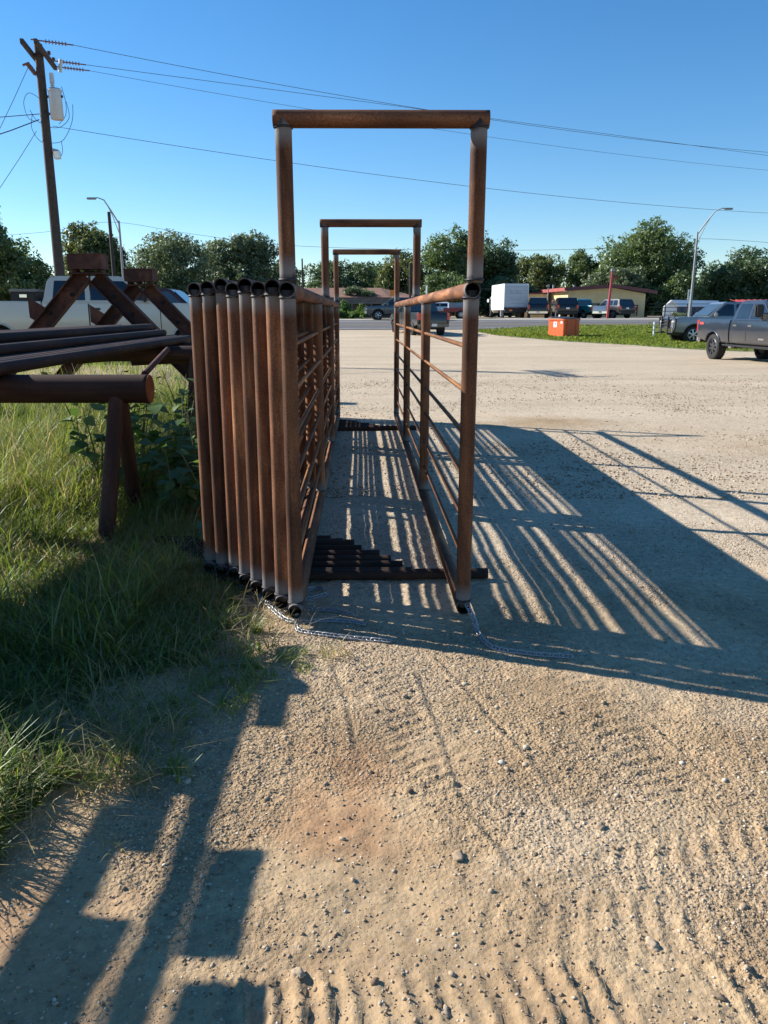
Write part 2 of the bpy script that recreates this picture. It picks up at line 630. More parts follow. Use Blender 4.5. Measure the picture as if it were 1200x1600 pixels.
def near_relief(X, Y):
    fade = np.clip((7.5 - Y) / 3.5, 0, 1) * np.clip((Y - 0.3) / 0.3, 0, 1) * np.clip((5 - np.abs(X)) / 2, 0, 1)
    z = 0.030 * fbm(X * 0.9, Y * 0.9, 3, 1) + 0.010 * fbm(X * 5, Y * 5, 3, 5)
    z = z + 0.0055 * fbm(X * 26, Y * 26, 2, 9)
    rough = np.clip(0.5 + 1.6 * fbm(X * 1.3 + 4, Y * 1.3, 3, 21), 0, 1)
    z = z + 0.010 * rough * np.abs(vnoise(X * 42, Y * 42, 31))

    def track(p0, p1, half, period, amp, bow, skew):
        dx, dy = p1[0] - p0[0], p1[1] - p0[1]
        L = math.hypot(dx, dy)
        ux, uy = dx / L, dy / L
        u = (X - p0[0]) * ux + (Y - p0[1]) * uy
        v = -(X - p0[0]) * uy + (Y - p0[1]) * ux
        wob = 0.018 * fbm(X * 4, Y * 4, 2, 77)
        ph = (u + bow * v * v / half + skew * v + wob) / period
        w = np.abs((ph % 1.0) - 0.5) * 2
        prof = np.clip((w - 0.55) / 0.22, 0, 1)
        mask = np.clip((half - np.abs(v)) / 0.03, 0, 1) * np.clip(u / 0.1, 0, 1) * np.clip((L - u) / 0.3, 0, 1)
        mask = mask * np.clip(0.80 + 2.4 * fbm(X * 3, Y * 3, 3, 55), 0, 1)
        return amp * (prof - 0.35) * mask
    z = z + track((-0.42, 1.30), (2.4, 1.42), 0.13, 0.060, 0.0125, 0.10, 0.15)
    z = z + track((0.15, 1.50), (2.6, 1.85), 0.11, 0.066, 0.008, -0.08, -0.35)
    z = z + track((0.55, 1.72), (2.6, 2.35), 0.10, 0.07, 0.006, -0.10, -0.5)
    z = z + track((0.2, 2.0), (-0.10, 3.2), 0.09, 0.06, 0.008, 0.10, 0.2)
    z = z + track((0.9, 2.0), (0.75, 3.0), 0.10, 0.06, 0.007, 0.10, 0.2)

    def rut(pts, w, amp):
        px = np.interp(Y, [p[1] for p in pts], [p[0] for p in pts])
        d = X - px - 0.012 * fbm(X * 6, Y * 6, 2, 3)
        m = (Y > pts[0][1]) & (Y < pts[-1][1])
        brk = np.clip(0.45 + 2.8 * fbm(X * 2.1 + 7, Y * 2.1, 2, 13), 0, 1)
        return np.where(m, amp * brk * (np.exp(-(d / w) ** 2) - 0.7 * np.exp(-((d - 1.7 * w) / w) ** 2)), 0)
    for pts in ([(0.42, 1.55), (0.24, 2.0), (0.12, 2.9)], [(-0.12, 2.35), (-0.16, 2.7), (-0.28, 3.1)],
                [(0.55, 1.9), (0.47, 2.3), (0.2, 3.1)], [(1.15, 1.95), (1.22, 2.25), (1.30, 3.2)],
                [(1.05, 2.1), (0.95, 2.6), (0.9, 3.3)], [(-0.33, 1.5), (-0.30, 2.0), (-0.34, 2.4)]):
        z = z + rut(pts, 0.013, 0.0055)
    return z * fade


grassy = np.clip((grass_edge(GY) - GX) / 0.25 + 0.6 * fbm(GX * 2, GY * 2, 3, 40), 0, 1)
grassy *= np.clip((60 - GY) / 8, 0, 1) * (1 - 0.55 * np.clip((GY - 10) / 6, 0, 1))
GZ = hz(GX, GY) + near_relief(GX, GY) * (1 - 0.4 * grassy) + 0.03 * grassy * np.clip((20 - GY) / 8, 0, 1)
far_f = np.clip((GY - 7) / 4, 0, 1)
GZ = GZ + 0.018 * far_f * fbm(GX * 0.5, GY * 0.5, 3, 61) * np.clip((48 - GY) / 6, 0, 1)
ny, nx = GX.shape
idx = np.arange(ny * nx).reshape(ny, nx)
gf = np.stack([idx[:-1, :-1], idx[:-1, 1:], idx[1:, 1:], idx[1:, :-1]], -1).reshape(-1, 4)
gme = np_mesh('ground', np.stack([GX, GY, GZ], -1).reshape(-1, 3), gf, smooth=True)
nearness = np.clip((5.2 - GY) / 3.0, 0, 1)
soil = 0.58 * nearness * np.clip(0.80 + 1.6 * fbm(GX * 0.8, GY * 0.8, 4, 71), 0, 1.1)
soil = soil + 0.40 * np.exp(-(((GX + 0.10) / 0.26) ** 2 + ((GY - 1.95) / 0.45) ** 2)) * np.clip(0.9 + 1.2 * fbm(GX * 4, GY * 4, 3, 81), 0, 1.3)
soil = soil + 0.28 * np.exp(-(((GX + 0.7) / 0.7) ** 2 + ((GY - 1.4) / 0.6) ** 2)) + 0.12 * np.clip((2.6 - GY) / 1.2, 0, 1)
soil = soil + 0.45 * np.exp(-(((GX - 1.9) / 1.2) ** 2 + ((GY - 10.4) / 0.7) ** 2)) * np.clip(0.7 + 1.5 * fbm(GX * 2, GY * 2, 3, 83), 0, 1.3)
soil = soil + 0.35 * np.exp(-(((GX - 4.8) / 1.2) ** 2 + ((GY - 8.2) / 0.9) ** 2)) * np.clip(0.7 + 1.5 * fbm(GX * 2, GY * 2, 3, 84), 0, 1.3)
soil = np.maximum(soil, grassy * 0.72)
sa = gme.attributes.new('soil', 'FLOAT', 'POINT')
sa.data.foreach_set('value', np.clip(soil, 0, 1).astype(np.float32).ravel())
rgh = np.clip(0.55 + 1.9 * fbm(GX * 1.3 + 4, GY * 1.3, 3, 21), 0, 1)
rgh = np.maximum(rgh, np.clip((GY - 4) / 4, 0, 0.8))
ra_ = gme.attributes.new('rough', 'FLOAT', 'POINT')
ra_.data.foreach_set('value', rgh.astype(np.float32).ravel())
ground = link('ground', gme, ground_material())
tag(ground, kind='structure')


def zg(x, y):
    """ground height with relief at one point"""
    X, Y = np.array([x], float), np.array([y], float)
    g = np.clip((grass_edge(Y) - X) / 0.25, 0, 1)
    return float((hz(X, Y) + near_relief(X, Y) * (1 - 0.4 * g) + 0.03 * g * np.clip((20 - Y) / 8, 0, 1))[0])


# ------------------------------------------------------------------ road
def strip(name, s0, s1, mat, dz, x0=-160.0, x1=160.0, n=160, ns=12):
    xs = np.linspace(x0, x1, n)
    ss = np.linspace(s0, s1, ns)
    X, S = np.meshgrid(xs, ss)
    Y = S + 0.12 * np.clip(X, -40, 60)
    Z = hz(X, Y) + dz
    i = np.arange(ns * n).reshape(ns, n)
    f = np.stack([i[:-1, :-1], i[:-1, 1:], i[1:, 1:], i[1:, :-1]], -1).reshape(-1, 4)
    o = link(name, np_mesh(name, np.stack([X, Y, Z], -1).reshape(-1, 3), f, smooth=True), mat)
    return tag(o, kind='structure')


def asphalt():
    m, t, b = nt('worn_asphalt')
    tc = N(t, 'ShaderNodeTexCoord')
    mp = N(t, 'ShaderNodeMapping')
    mp.inputs['Scale'].default_value = (0.05, 1.2, 1)
    t.links.new(tc.outputs['Object'], mp.inputs[0])
    n1 = noise_node(t, mp.outputs[0], 1.0, 5, 0.6)
    n2 = noise_node(t, tc.outputs['Object'], 30, 3, 0.6)
    r = ramp(t, [(0.3, (0.085, 0.08, 0.075)), (0.7, (0.16, 0.15, 0.14))], n1.outputs[0])
    r2 = ramp(t, [(0.3, (0.8, 0.8, 0.8)), (0.7, (1.1, 1.1, 1.1))], n2.outputs[0])
    mm = N(t, 'ShaderNodeMix', data_type='RGBA', blend_type='MULTIPLY')
    mm.inputs[0].default_value = 1
    t.links.new(r.outputs[0], mm.inputs[6])
    t.links.new(r2.outputs[0], mm.inputs[7])
    t.links.new(mm.outputs[2], b.inputs['Base Color'])
    b.inputs['Roughness'].default_value = 0.85
    bump(t, b, n2.outputs[0], 0.3, 0.005)
    return m


strip('road', 52.5, 63.5, asphalt(), 0.025)
ROADLINE = plain('worn_white_road_paint', (0.62, 0.60, 0.55), 0.8, 0, 0.25, 1.5)
YLINE = plain('worn_yellow_road_paint', (0.55, 0.36, 0.06), 0.8, 0, 0.25, 1.5)
strip('road_edge_line', 60.9, 61.1, ROADLINE, 0.032, ns=2)
strip('road_near_edge_line', 53.6, 53.75, ROADLINE, 0.032, ns=2)
strip('road_centre_line', 57.0, 57.12, YLINE, 0.032, ns=2)
strip('far_shoulder', 63.5, 66.5, plain('pale_shoulder', (0.46, 0.41, 0.33), 0.95, 0, 0.2, 0.8), 0.02, ns=4)
far_grass_mat = plain('far_grass', (0.075, 0.105, 0.03), 0.95, 0, 0.4, 0.7)
strip('far_verge', 66.5, 75.0, far_grass_mat, 0.015, x0=-160, x1=10, ns=4)
strip('far_lot', 66.5, 80.0, plain('far_pale_lot', (0.36, 0.32, 0.26), 0.95, 0, 0.2, 0.8), 0.018, x0=10.5, x1=34, ns=4)

# ------------------------------------------------------------------ steel tubes
PR = 0.0345


def tube_mesh(name, L, r, seg=22, hollow=True, end_lo=0.0, end_hi=0.0, sag=0.0, marks=True):
    """tube along +Z from 0 to L; attribute endd = distance to the nearer welded end (end_lo/end_hi are what the weld hides)"""
    zs = [0, 0.02, 0.05, 0.085, 0.12, 0.17, 0.25]
    zs = [z for z in zs if z < L / 2]
    zz = zs + list(np.linspace(0.3, L - 0.3, max(2, int(L / 0.3))) if L > 0.8 else [L / 2]) + [L - z for z in zs[::-1]]
    bm = bmesh.new()
    lay = bm.verts.layers.float.new('endd')
    rings = []
    for z in zz:
        ring = []
        for k in range(seg):
            a = 2 * PI * k / seg
            bend = sag * (4 * (z / L) * (1 - z / L))
            v = bm.verts.new((r * math.cos(a) + bend, r * math.sin(a), z))
            v[lay] = max(0.0, min(z - end_lo, L - z - end_hi)) if marks else 1.0
            ring.append(v)
        rings.append(ring)
    for A, B in zip(rings[:-1], rings[1:]):
        for k in range(seg):
            bm.faces.new((A[k], A[(k + 1) % seg], B[(k + 1) % seg], B[k])).smooth = True
    for ring, z, s in ((rings[0], 0, 1), (rings[-1], L, -1)):
        if hollow:
            inner = [bm.verts.new((v.co.x * 0.86, v.co.y * 0.86, z)) for v in ring]
            deep = [bm.verts.new((v.co.x * 0.86, v.co.y * 0.86, z + s * min(0.25, L * 0.4))) for v in ring]
            for w in inner + deep: w[lay] = 0.0
            for k in range(seg):
                j = (k + 1) % seg
                bm.faces.new((ring[k], ring[j], inner[j], inner[k]))
                bm.faces.new((inner[k], inner[j], deep[j], deep[k])).material_index = 1
            bm.faces.new(deep).material_index = 1
        else:
            bm.faces.new(ring)
    bmesh.ops.recalc_face_normals(bm, faces=bm.faces[:])
    me = bpy.data.meshes.new(name)
    bm.to_mesh(me)
    bm.free()
    return me


ALONG_Y = (-PI / 2, 0, 0)        # local +Z of a tube laid along +Y
ALONG_X = (0, PI / 2, 0)


def torus_mesh(name, R, r, seg=18, sub=6):
    bm = bmesh.new()
    rings = []
    for i in range(seg):
        a = 2 * PI * i / seg
        rr = r * (0.75 + 0.5 * rnd.random())
        rings.append([bm.verts.new(((R + rr * math.cos(2 * PI * k / sub)) * math.cos(a), (R + rr * math.cos(2 * PI * k / sub)) * math.sin(a), rr * math.sin(2 * PI * k / sub))) for k in range(sub)])
    for i in range(seg):
        A, B = rings[i], rings[(i + 1) % seg]
        for k in range(sub):
            bm.faces.new((A[k], A[(k + 1) % sub], B[(k + 1) % sub], B[k])).smooth = True
    me = bpy.data.meshes.new(name)
    bmesh.ops.recalc_face_normals(bm, faces=bm.faces[:])
    bm.to_mesh(me)
    bm.free()
    me.materials.append(WELD)
    return me


WELD_RING = torus_mesh('weld_bead', PR * 1.02, 0.006)
PL = 7.12                         # panel length
ROD_Z = [1.30, 1.10, 0.90, 0.70, 0.50, 0.30]
RAIL_ME = tube_mesh('rail', PL, PR)
for m in (RUST, BORE): RAIL_ME.materials.append(m)
ROD_MES = []
for i in range(4):
    me = tube_mesh('rod', PL - 0.1, 0.0112, seg=10, hollow=False, sag=rnd.uniform(-0.012, 0.012), marks=False)
    me.materials.append(RUST_ROD)
    ROD_MES.append(me)
FOOT_ME = tube_mesh('foot', 1.12, 0.03, seg=16, marks=False)
for m in (FOOT_MAT, BORE): FOOT_ME.materials.append(m)
POST_MES = {}


def post_mesh(L):
    k = round(L, 3)
    if k not in POST_MES:
        me = tube_mesh('post', L, PR, hollow=False, end_lo=PR, end_hi=PR)
        me.materials.append(RUST)
        POST_MES[k] = me
    return POST_MES[k]


YAW = math.atan(0.0300)
ZB = 0.083                        # height of the bottom rail's centre


def panel(x, y, ztop, label, group, foot_shift=0.0, lean=0.0, foot_y=0.70, jit=0.0, dz=0.0):
    root = empty('cattle_panel', (x, y, 0), YAW, label, 'panel', group)
    root.rotation_euler = (0, lean, YAW)
    link('top_rail', RAIL_ME, None, root, (0, 0, ztop), ALONG_Y)
    link('bottom_rail', RAIL_ME, None, root, (0, 0.02 * rnd.uniform(-1, 1), ZB), ALONG_Y)
    pl = round(ztop - ZB, 3)
    ys = [0.047, 0.047 + (PL - 0.094) / 3, 0.047 + 2 * (PL - 0.094) / 3, PL - 0.047]
    for yy in ys:
        p = link('post', post_mesh(pl), None, root, (0, yy + (rnd.uniform(-.03, .03) if 0.1 < yy < PL - 0.1 else 0), ZB), (0, 0, rnd.uniform(0, 6)))
        for zz, s in ((PR * 0.9, 1), (pl - PR * 0.9, -1)):
            link('weld_bead', WELD_RING, None, p, (0, 0, zz))
    for z in ROD_Z:
        link('rod', rnd.choice(ROD_MES), None, root, (rnd.uniform(-.004, .004), 0.05, z + dz + rnd.uniform(-jit, jit)), (ALONG_Y[0] + rnd.uniform(-.0015, .0015), 0, 0))
    for yy in (foot_y, PL - foot_y - 0.2):
        link('foot', FOOT_ME, None, root, (-0.56 + foot_shift, yy, 0.031), (0, PI / 2, rnd.uniform(-.01, .01)))
    return root


stackX = [-0.965 + 0.078 * i for i in range(8)]
stackY = [4.03, 3.97, 3.93, 3.815, 3.71, 3.60, 3.50, 3.39]
stackZ = [1.560, 1.565, 1.576, 1.553, 1.569, 1.550, 1.555, 1.541]
ords = ['rusty pipe panel nested closest to the weeds', 'rusty pipe panel second from the weeds in the nested row', 'rusty pipe panel third from the weeds in the nested row',
        'rusty pipe panel fourth from the weeds in the nested row', 'rusty pipe panel fourth from the alley in the nested row', 'rusty pipe panel third from the alley in the nested row',
        'rusty pipe panel second from the alley in the nested row', 'rusty pipe panel of the nested row standing against the alley under the arches']
for i in range(8):
    panel(stackX[i], stackY[i], stackZ[i], ords[i], 'freestanding cattle panels nested side by side', foot_shift=0.06 + rnd.uniform(-.03, .03), jit=0.006, lean=0.004, dz=0.0)
panel(0.381, 3.42, 1.541, 'lone rusty pipe panel standing across the alley from the nested row', 'freestanding cattle panels', foot_shift=-0.34, foot_y=0.66, jit=0.006)


def arch(Y, x0, x1, zt, label):
    """overhead frame: two uprights on the top rails and a crossbar"""
    root = empty('overhead_frame', ((x0 + x1) / 2, Y, 1.541 + PR - 0.004), YAW * 0.3, label, 'frame', 'overhead frames over the alley')
    h = zt - (1.541 + PR) + 0.004
    w = (x1 - x0) / 2
    for s in (-1, 1):
        p = link('upright', post_mesh(h), None, root, (s * w, 0, 0), (0, 0, rnd.uniform(0, 6)))
        link('weld_bead', WELD_RING, None, p, (0, 0, 0.012))
        link('weld_bead', WELD_RING, None, p, (0, 0, h - PR * 0.92))
    me = tube_mesh('crossbar', 2 * w + 2 * PR + 0.012, PR, marks=False)
    for m in (RUST, BORE): me.materials.append(m)
    link('crossbar', me, None, root, (-w - PR - 0.006, 0, h), ALONG_X)
    return root


arch(3.44, -0.412, 0.390, 2.212, 'tall rusty pipe arch nearest the camera at the alley mouth')
arch(7.24, -0.528, 0.294, 2.212, 'middle rusty pipe arch over the alley')
arch(10.62, -0.632, 0.170, 2.212, 'farthest rusty pipe arch with stubble on its corner')


# ------------------------------------------------------------------ chains
def link_mesh():
    bm = bmesh.new()
    pts = []
    hl, hw = 0.0115, 0.0085
    for i in range(20):
        a = 2 * PI * i / 20
        pts.append(Vector((math.cos(a) * hw + (hl if math.cos(a) > 0.01 else -hl if math.cos(a) < -0.01 else 0), math.sin(a) * hw, 0)))
    seg = 6
    rings = []
    for i, p in enumerate(pts):
        d = (pts[(i + 1) % 20] - pts[i - 1]).normalized()
        n = Vector((0, 0, 1))
        b = d.cross(n)
        rings.append([bm.verts.new(p + (n * math.cos(2 * PI * k / seg) + b * math.sin(2 * PI * k / seg)) * 0.0034) for k in range(seg)])
    for i in range(20):
        A, B = rings[i], rings[(i + 1) % 20]
        for k in range(seg):
            bm.faces.new((A[k], A[(k + 1) % seg], B[(k + 1) % seg], B[k])).smooth = True
    bmesh.ops.recalc_face_normals(bm, faces=bm.faces[:])
    me = bpy.data.meshes.new('chain_link')
    bm.to_mesh(me)
    bm.free()
    me.materials.append(GALV)
    return me


LINK = link_mesh()


def chain(points, label):
    P = [Vector(p) for p in points]
    root = empty('chain', P[0], 0, label, 'chain', 'galvanised chains hanging from panel ends')
    # smooth, then walk along by pitch
    fine = []
    for i in range(len(P) - 1):
        p0, p1, p2, p3 = P[max(i - 1, 0)], P[i], P[i + 1], P[min(i + 2, len(P) - 1)]
        for k in range(24):
            t = k / 24
            fine.append(0.5 * ((2 * p1) + (p2 - p0) * t + (2 * p0 - 5 * p1 + 4 * p2 - p3) * t * t + (3 * p1 - p0 - 3 * p2 + p3) * t ** 3))
    fine.append(P[-1])
    pitch, acc, last, k = 0.0325, 0.0, fine[0], 0
    for q in fine[1:]:
        acc += (q - last).length
        if acc >= pitch:
            d = (q - last).normalized()
            acc = 0.0
            yq = d.cross(Vector((0, 0, 1)))
            if yq.length < 1e-3: yq = Vector((1, 0, 0))
            yq.normalize()
            zq = yq.cross(d) * -1
            rot = Matrix((d, yq, zq)).transposed().to_4x4()
            tw = (0.35 if k % 2 == 0 else 1.25) + rnd.uniform(-.3, .3)
            o = link('chain_link', LINK, None, root)
            o.matrix_basis = Matrix.Translation(q - P[0]) @ rot @ Matrix.Rotation(tw, 4, 'X')
            last = q
            k += 1
    return root


def gnd(px, py):
    p = gp(px, py)
    p.z = zg(p.x, p.y) + 0.009
    return p


chain([(0.395, 3.43, 0.10), gp(741, 968, 0.05), gnd(747, 992), gnd(768, 1014), gnd(820, 1022), gnd(891, 1030)], 'galvanised chain curling from the foot of the lone panel')
chain([(-0.412, 3.40, 0.06), gp(463, 975, 0.015), gnd(470, 985), gnd(510, 993), gnd(560, 997), gnd(606, 1002)], 'longest galvanised chain at the foot of the nested panels')
chain([gnd(405, 930), gnd(424, 950), gnd(446, 968), gnd(470, 972), gnd(510, 970), gnd(540, 971), gnd(568, 976)], 'galvanised chain running in front of the nested posts and ending mid alley')
chain([gnd(474, 952), gnd(500, 953), gnd(522, 955), gnd(549, 961)], 'short galvanised chain behind the two long ones')
chain([gnd(478, 936), gnd(492, 933), gnd(508, 929)], 'stub of chain lying below the first foot pipe')
chain([gnd(478, 922), gnd(492, 919), gnd(502, 920)], 'chain stub closest to the foot pipes')
chain([gnd(352, 908), gnd(372, 914), gnd(395, 926), gnd(420, 941), gnd(440, 957)], 'galvanised chain tangled in grass under the nested posts')

# ------------------------------------------------------------------ pipe rack and its load
rack = empty('pipe_rack', (-1.8, 5.15, 0), 0, 'heavy rusty pipe sawhorse with splayed legs carrying the pipe pile', 'rack', 'sawhorse racks under the pipe pile')
BR = 0.094
bme = tube_mesh('beam', 3.6, BR, seg=32, hollow=False, marks=False)
bme.materials.append(RUST_DARK)
beam = link('beam', bme, None, rack, (-3.36, 0, 0.955), ALONG_X)
bm = bmesh.new()
add_cyl(bm, (0, 0, 0), (0.006, 0, 0), BR * 0.985, seg=32)
bm_obj('end_cap', bm, RUST_CAP, rack, loc=(0.241, 0, 0.955), smooth=40)
for (dx, dy, x2) in ((0.02, -0.42, -0.0), (-0.02, 0.46, -0.07), (-2.9, -0.42, -2.9), (-2.9, 0.42, -2.9)):
    p0, p1 = Vector((x2, dy, -0.05)), Vector((0.03 + (x2 if dx < -1 else 0), 0.02 * np.sign(dy), 0.93))
    L = (p1 - p0).length
    me = tube_mesh('leg', L, 0.052, seg=20, hollow=False, marks=False)
    me.materials.append(RUST_DARK)
    o = link('leg', me, None, rack)
    o.matrix_basis = Matrix.Translation(p0) @ (p1 - p0).to_track_quat('Z', 'Y').to_matrix().to_4x4()

# second, farther rack, and an unseen third one added to hold the shadow bars
for (ry, xr, z, lab) in ((9.6, -1.98, 0.955, 'far sawhorse rack half hidden in weeds behind the nested panels'),
                         (3.45, -2.0, 0.95, 'unseen sawhorse rack added beside the camera to hold the shadow bars')):
    rk = empty('pipe_rack', (xr, ry, 0), 0, lab, 'rack', 'sawhorse racks under the pipe pile')
    link('beam', bme, None, rk, (-3.6, 0, z), ALONG_X)
    for xx in (-0.35, -3.2):
        for s in (-1, 1):
            p0, p1 = Vector((xx, s * 0.42, -0.05)), Vector((xx, 0.02 * s, z - 0.03))
            o = link('leg', me, None, rk)
            o.matrix_basis = Matrix.Translation(p0) @ (p1 - p0).to_track_quat('Z', 'Y').to_matrix().to_4x4()

tilt = math.atan(0.036)
load = []  # x at Y=5, y0, y1, z, r
for i_, ye in enumerate((11.45, 11.2, 10.9, 11.3, 11.0, 11.1, 11.3, 11.0, 11.2, 10.9, 11.1)):
    load.append((-2.495 - 0.0915 * i_, 2.55 if i_ == 1 else 2.95 + rnd.uniform(-.1, .1), ye, 1.0935, 0.0445))
for i_, ye in enumerate((11.0, 11.1, 10.4, 10.8, 10.2, 10.5, 10.4)):
    load.append((-2.86 - 0.0915 * i_, 3.1 + rnd.uniform(0, .2), ye, 1.1715, 0.0445))
for i_, ye in enumerate((10.9, 11.05, 10.0, 10.4, 9.8)):
    load.append((-3.00 - 0.0915 * i_, 3.2 + rnd.uniform(0, .2), ye, 1.2485, 0.0435))
lab = {0: 'long rusty pipe at the alley side of the pile on the rack', 1: 'long rusty pipe lying second from the alley side of the pile',
       11: 'rusty pipe of the middle layer nearest the alley', 18: 'topmost rusty pipe nearest the alley', 19: 'topmost rusty pipe lying second from the alley'}
for i, (x5, y0, y1, z, r) in enumerate(load):
    me_ = tube_mesh('steel_pipe', (y1 - y0), r, seg=18, marks=False)
    for m in (RUST_DARK, BORE): me_.materials.append(m)
    o = link('steel_pipe', me_, None, None, (x5 - (y0 - 5) * math.tan(tilt), y0, z), (-PI / 2, 0, tilt))
    tag(o, lab.get(i, 'rusty pipe buried among others in the pile on the rack'), 'pipe', 'rusty pipes piled on the racks')
# unseen bars added beside the camera, shaped to cast the foreground shadow
shadow_bars = empty('shadow_bar_frame', (-2.2, 3.45, 1.05), 0, 'unseen frame of wide bars added beside the camera to cast the foreground shadow', 'frame')
DX, DY = 1.1 / math.tan(SUN_EL) * math.cos(SUN_AZ), 1.1 / math.tan(SUN_EL) * math.sin(SUN_AZ)
for (xa, xb, ya, yb) in ((-.86, -.735, 1.0, 2.05), (-.735, -.62, 1.0, 1.6), (-.60, -.505, 0.9, 3.0), (-.50, -.345, 1.46, 1.87), (-.47, -.26, 0.8, 1.42),
                         (-.49, -.37, 2.48, 3.2), (-.66, -.508, 2.06, 3.1)):
    bw = 0.012
    box('bar', ((xa + xb) / 2 - DX + 2.2, (ya + yb) / 2 + DY - 3.45, 0.05 + rnd.uniform(0, .004)), (xb - xa - bw, yb - ya - 0.03, 0.012), RUST_RED, shadow_bars, 0.003)
for yy in (1.08, 2.7, 3.0):
    box('shadow_tie_bar', (-.56 - DX + 2.2, yy + DY - 3.45, 0.05), (0.62 if yy < 2 else 0.34, 0.018, 0.018), RUST_RED, shadow_bars)
# leaning scrap pipe and low scrap pile in the weeds
lp = cyl('bent_pipe', pt(226, 584, 6.6), pt(262, 546, 7.6), 0.026, RUST_RED)
tag(lp, 'short bent rusty pipe leaning out of the weeds behind the sawhorse', 'pipe')
for i, (a, b_, r) in enumerate((((118, 563, 9.9), (300, 548, 10.4), 0.05), ((165, 556, 10.2), (305, 540, 10.5), 0.055), ((205, 566, 9.8), (302, 561, 10.0), 0.045))):
    o = cyl('scrap_pipe', pt(*a), pt(*b_), r, RUST_DARK)
    tag(o, ['lowest dark scrap pipe lying behind the weeds under the far rack', 'upper dark scrap pipe lying across behind the weeds', 'short scrap pipe lying low behind the leaning pipe'][i], 'pipe', 'scrap pipes behind the weeds')


def v_stand(apx, apy, Y, label):
    """inverted V of channel iron on the ground carrying a box of plate with bolts on top"""
    top = pt(apx, apy, Y)
    zb0 = float(hz(top.x, Y))
    root = empty('channel_stand', (top.x, Y, zb0), 0, label, 'stand', 'rusty channel stands behind the pipe pile')
    h = top.z - zb0
    half = h * 1.0
    for s in (-1, 1):
        a, b_ = Vector((s * half, 0, -0.05)), Vector((s * 0.07, 0.03 * s, h - 0.02))
        d = (b_ - a)
        L = d.length
        bm = bmesh.new()
        w = 0.235
        add_box(bm, (0, 0.06, L / 2), (w, 0.014, L))
        for q in (-1, 1):
            add_box(bm, (q * (w / 2 - 0.008), 0.0, L / 2), (0.016, 0.105, L))
        o = bm_obj('channel_leg', bm, RUST_RED, root)
        zq = d.normalized()
        yq = Vector((0, 1, 0))
        xq = yq.cross(zq).normalized()
        yq = zq.cross(xq)
        o.matrix_basis = Matrix.Translation(a) @ Matrix((xq, yq, zq)).transposed().to_4x4()
        for t_ in (0.58, 0.72, 0.86):
            bm = bmesh.new()
            add_cyl(bm, (0, 0, 0), (0, -0.02, 0), 0.034, seg=10)
            bm_obj('bolt_hole', bm, BORE, o, loc=(rnd.uniform(-.05, .05), 0.052, L * t_ + rnd.uniform(-.05, .05)))
    box('saddle_plate', (0, 0, h + 0.004), (0.50, 0.26, 0.026), RUST_RED, root, 0.004)
    for xx in (-0.20, -0.02, 0.17):
        box('spacer', (xx, 0, h + 0.036), (0.05, 0.12, 0.05), RUST_DARK, root, 0.004)
    box('hanger_bar', (0, 0, h - 0.12), (0.025, 0.03, 0.24), RUST_DARK, root)
    bm = bmesh.new()
    W_, D_, H_, T_ = 0.49, 0.30, 0.185, 0.014
    add_box(bm, (0, 0, T_ / 2), (W_, D_, T_))
    add_box(bm, (0, -D_ / 2 + T_ / 2, H_ / 2 + T_), (W_, T_, H_))
    add_box(bm, (0, D_ / 2 - T_ / 2, H_ / 2 + T_), (W_, T_, H_))
    for s in (-1, 1): add_box(bm, (s * (W_ / 2 - T_ / 2), 0, H_ / 2 + T_), (T_, D_ - 2 * T_, H_))
    add_box(bm, (0, 0, H_ + T_ * 1.5), (W_ * 1.03, D_ * 1.03, T_ * 0.9))
    top_box = bm_obj('plate_box', bm, RUST_RED, root, loc=(0, 0, h + 0.062))
    for xx in (-0.10, 0.03, 0.08):
        bm = bmesh.new()
        add_cyl(bm, (0, 0, 0), (0, 0, 0.035), 0.02, seg=6)
        bm_obj('bolt', bm, WELD, top_box, loc=(xx, rnd.uniform(-.05, .02), H_ + T_ * 2))
    gus = slab([(-0.98, 0.1, h - 0.62), (-0.98, 0.1, h - 0.32), (-0.62, 0.1, h - 0.55), (-0.72, 0.1, h - 0.78)], 0.012)
    bm_obj('gusset', gus, RUST_RED, root)
    return root


v_stand(139, 428, 11.75, 'nearer inverted V stand of rusty channel iron with a plate box on top')
v_stand(221, 446, 14.0, 'farther inverted V stand of rusty channel iron in front of the maroon suv')
# ------------------------------------------------------------------ utility pole
pb = Vector((-10.12, 25.0, float(hz(-10.1, 25))))
ptop = pt(60, 75, 25.0)
pole = empty('utility_pole', pb, 0, 'leaning wooden utility pole with transformer and double crossarm beside the pickups', 'pole')


def pol(name, p0, p1, r0, r1, mat, parent, seg=16):
    bm = bmesh.new()
    add_cyl(bm, Vector(p0) - pb, Vector(p1) - pb, r0, r1, seg)
    return bm_obj(name, bm, mat, parent, smooth=40)


axis = (ptop - pb)


def on_pole(z):
    return pb + axis * ((z - pb.z) / axis.z)


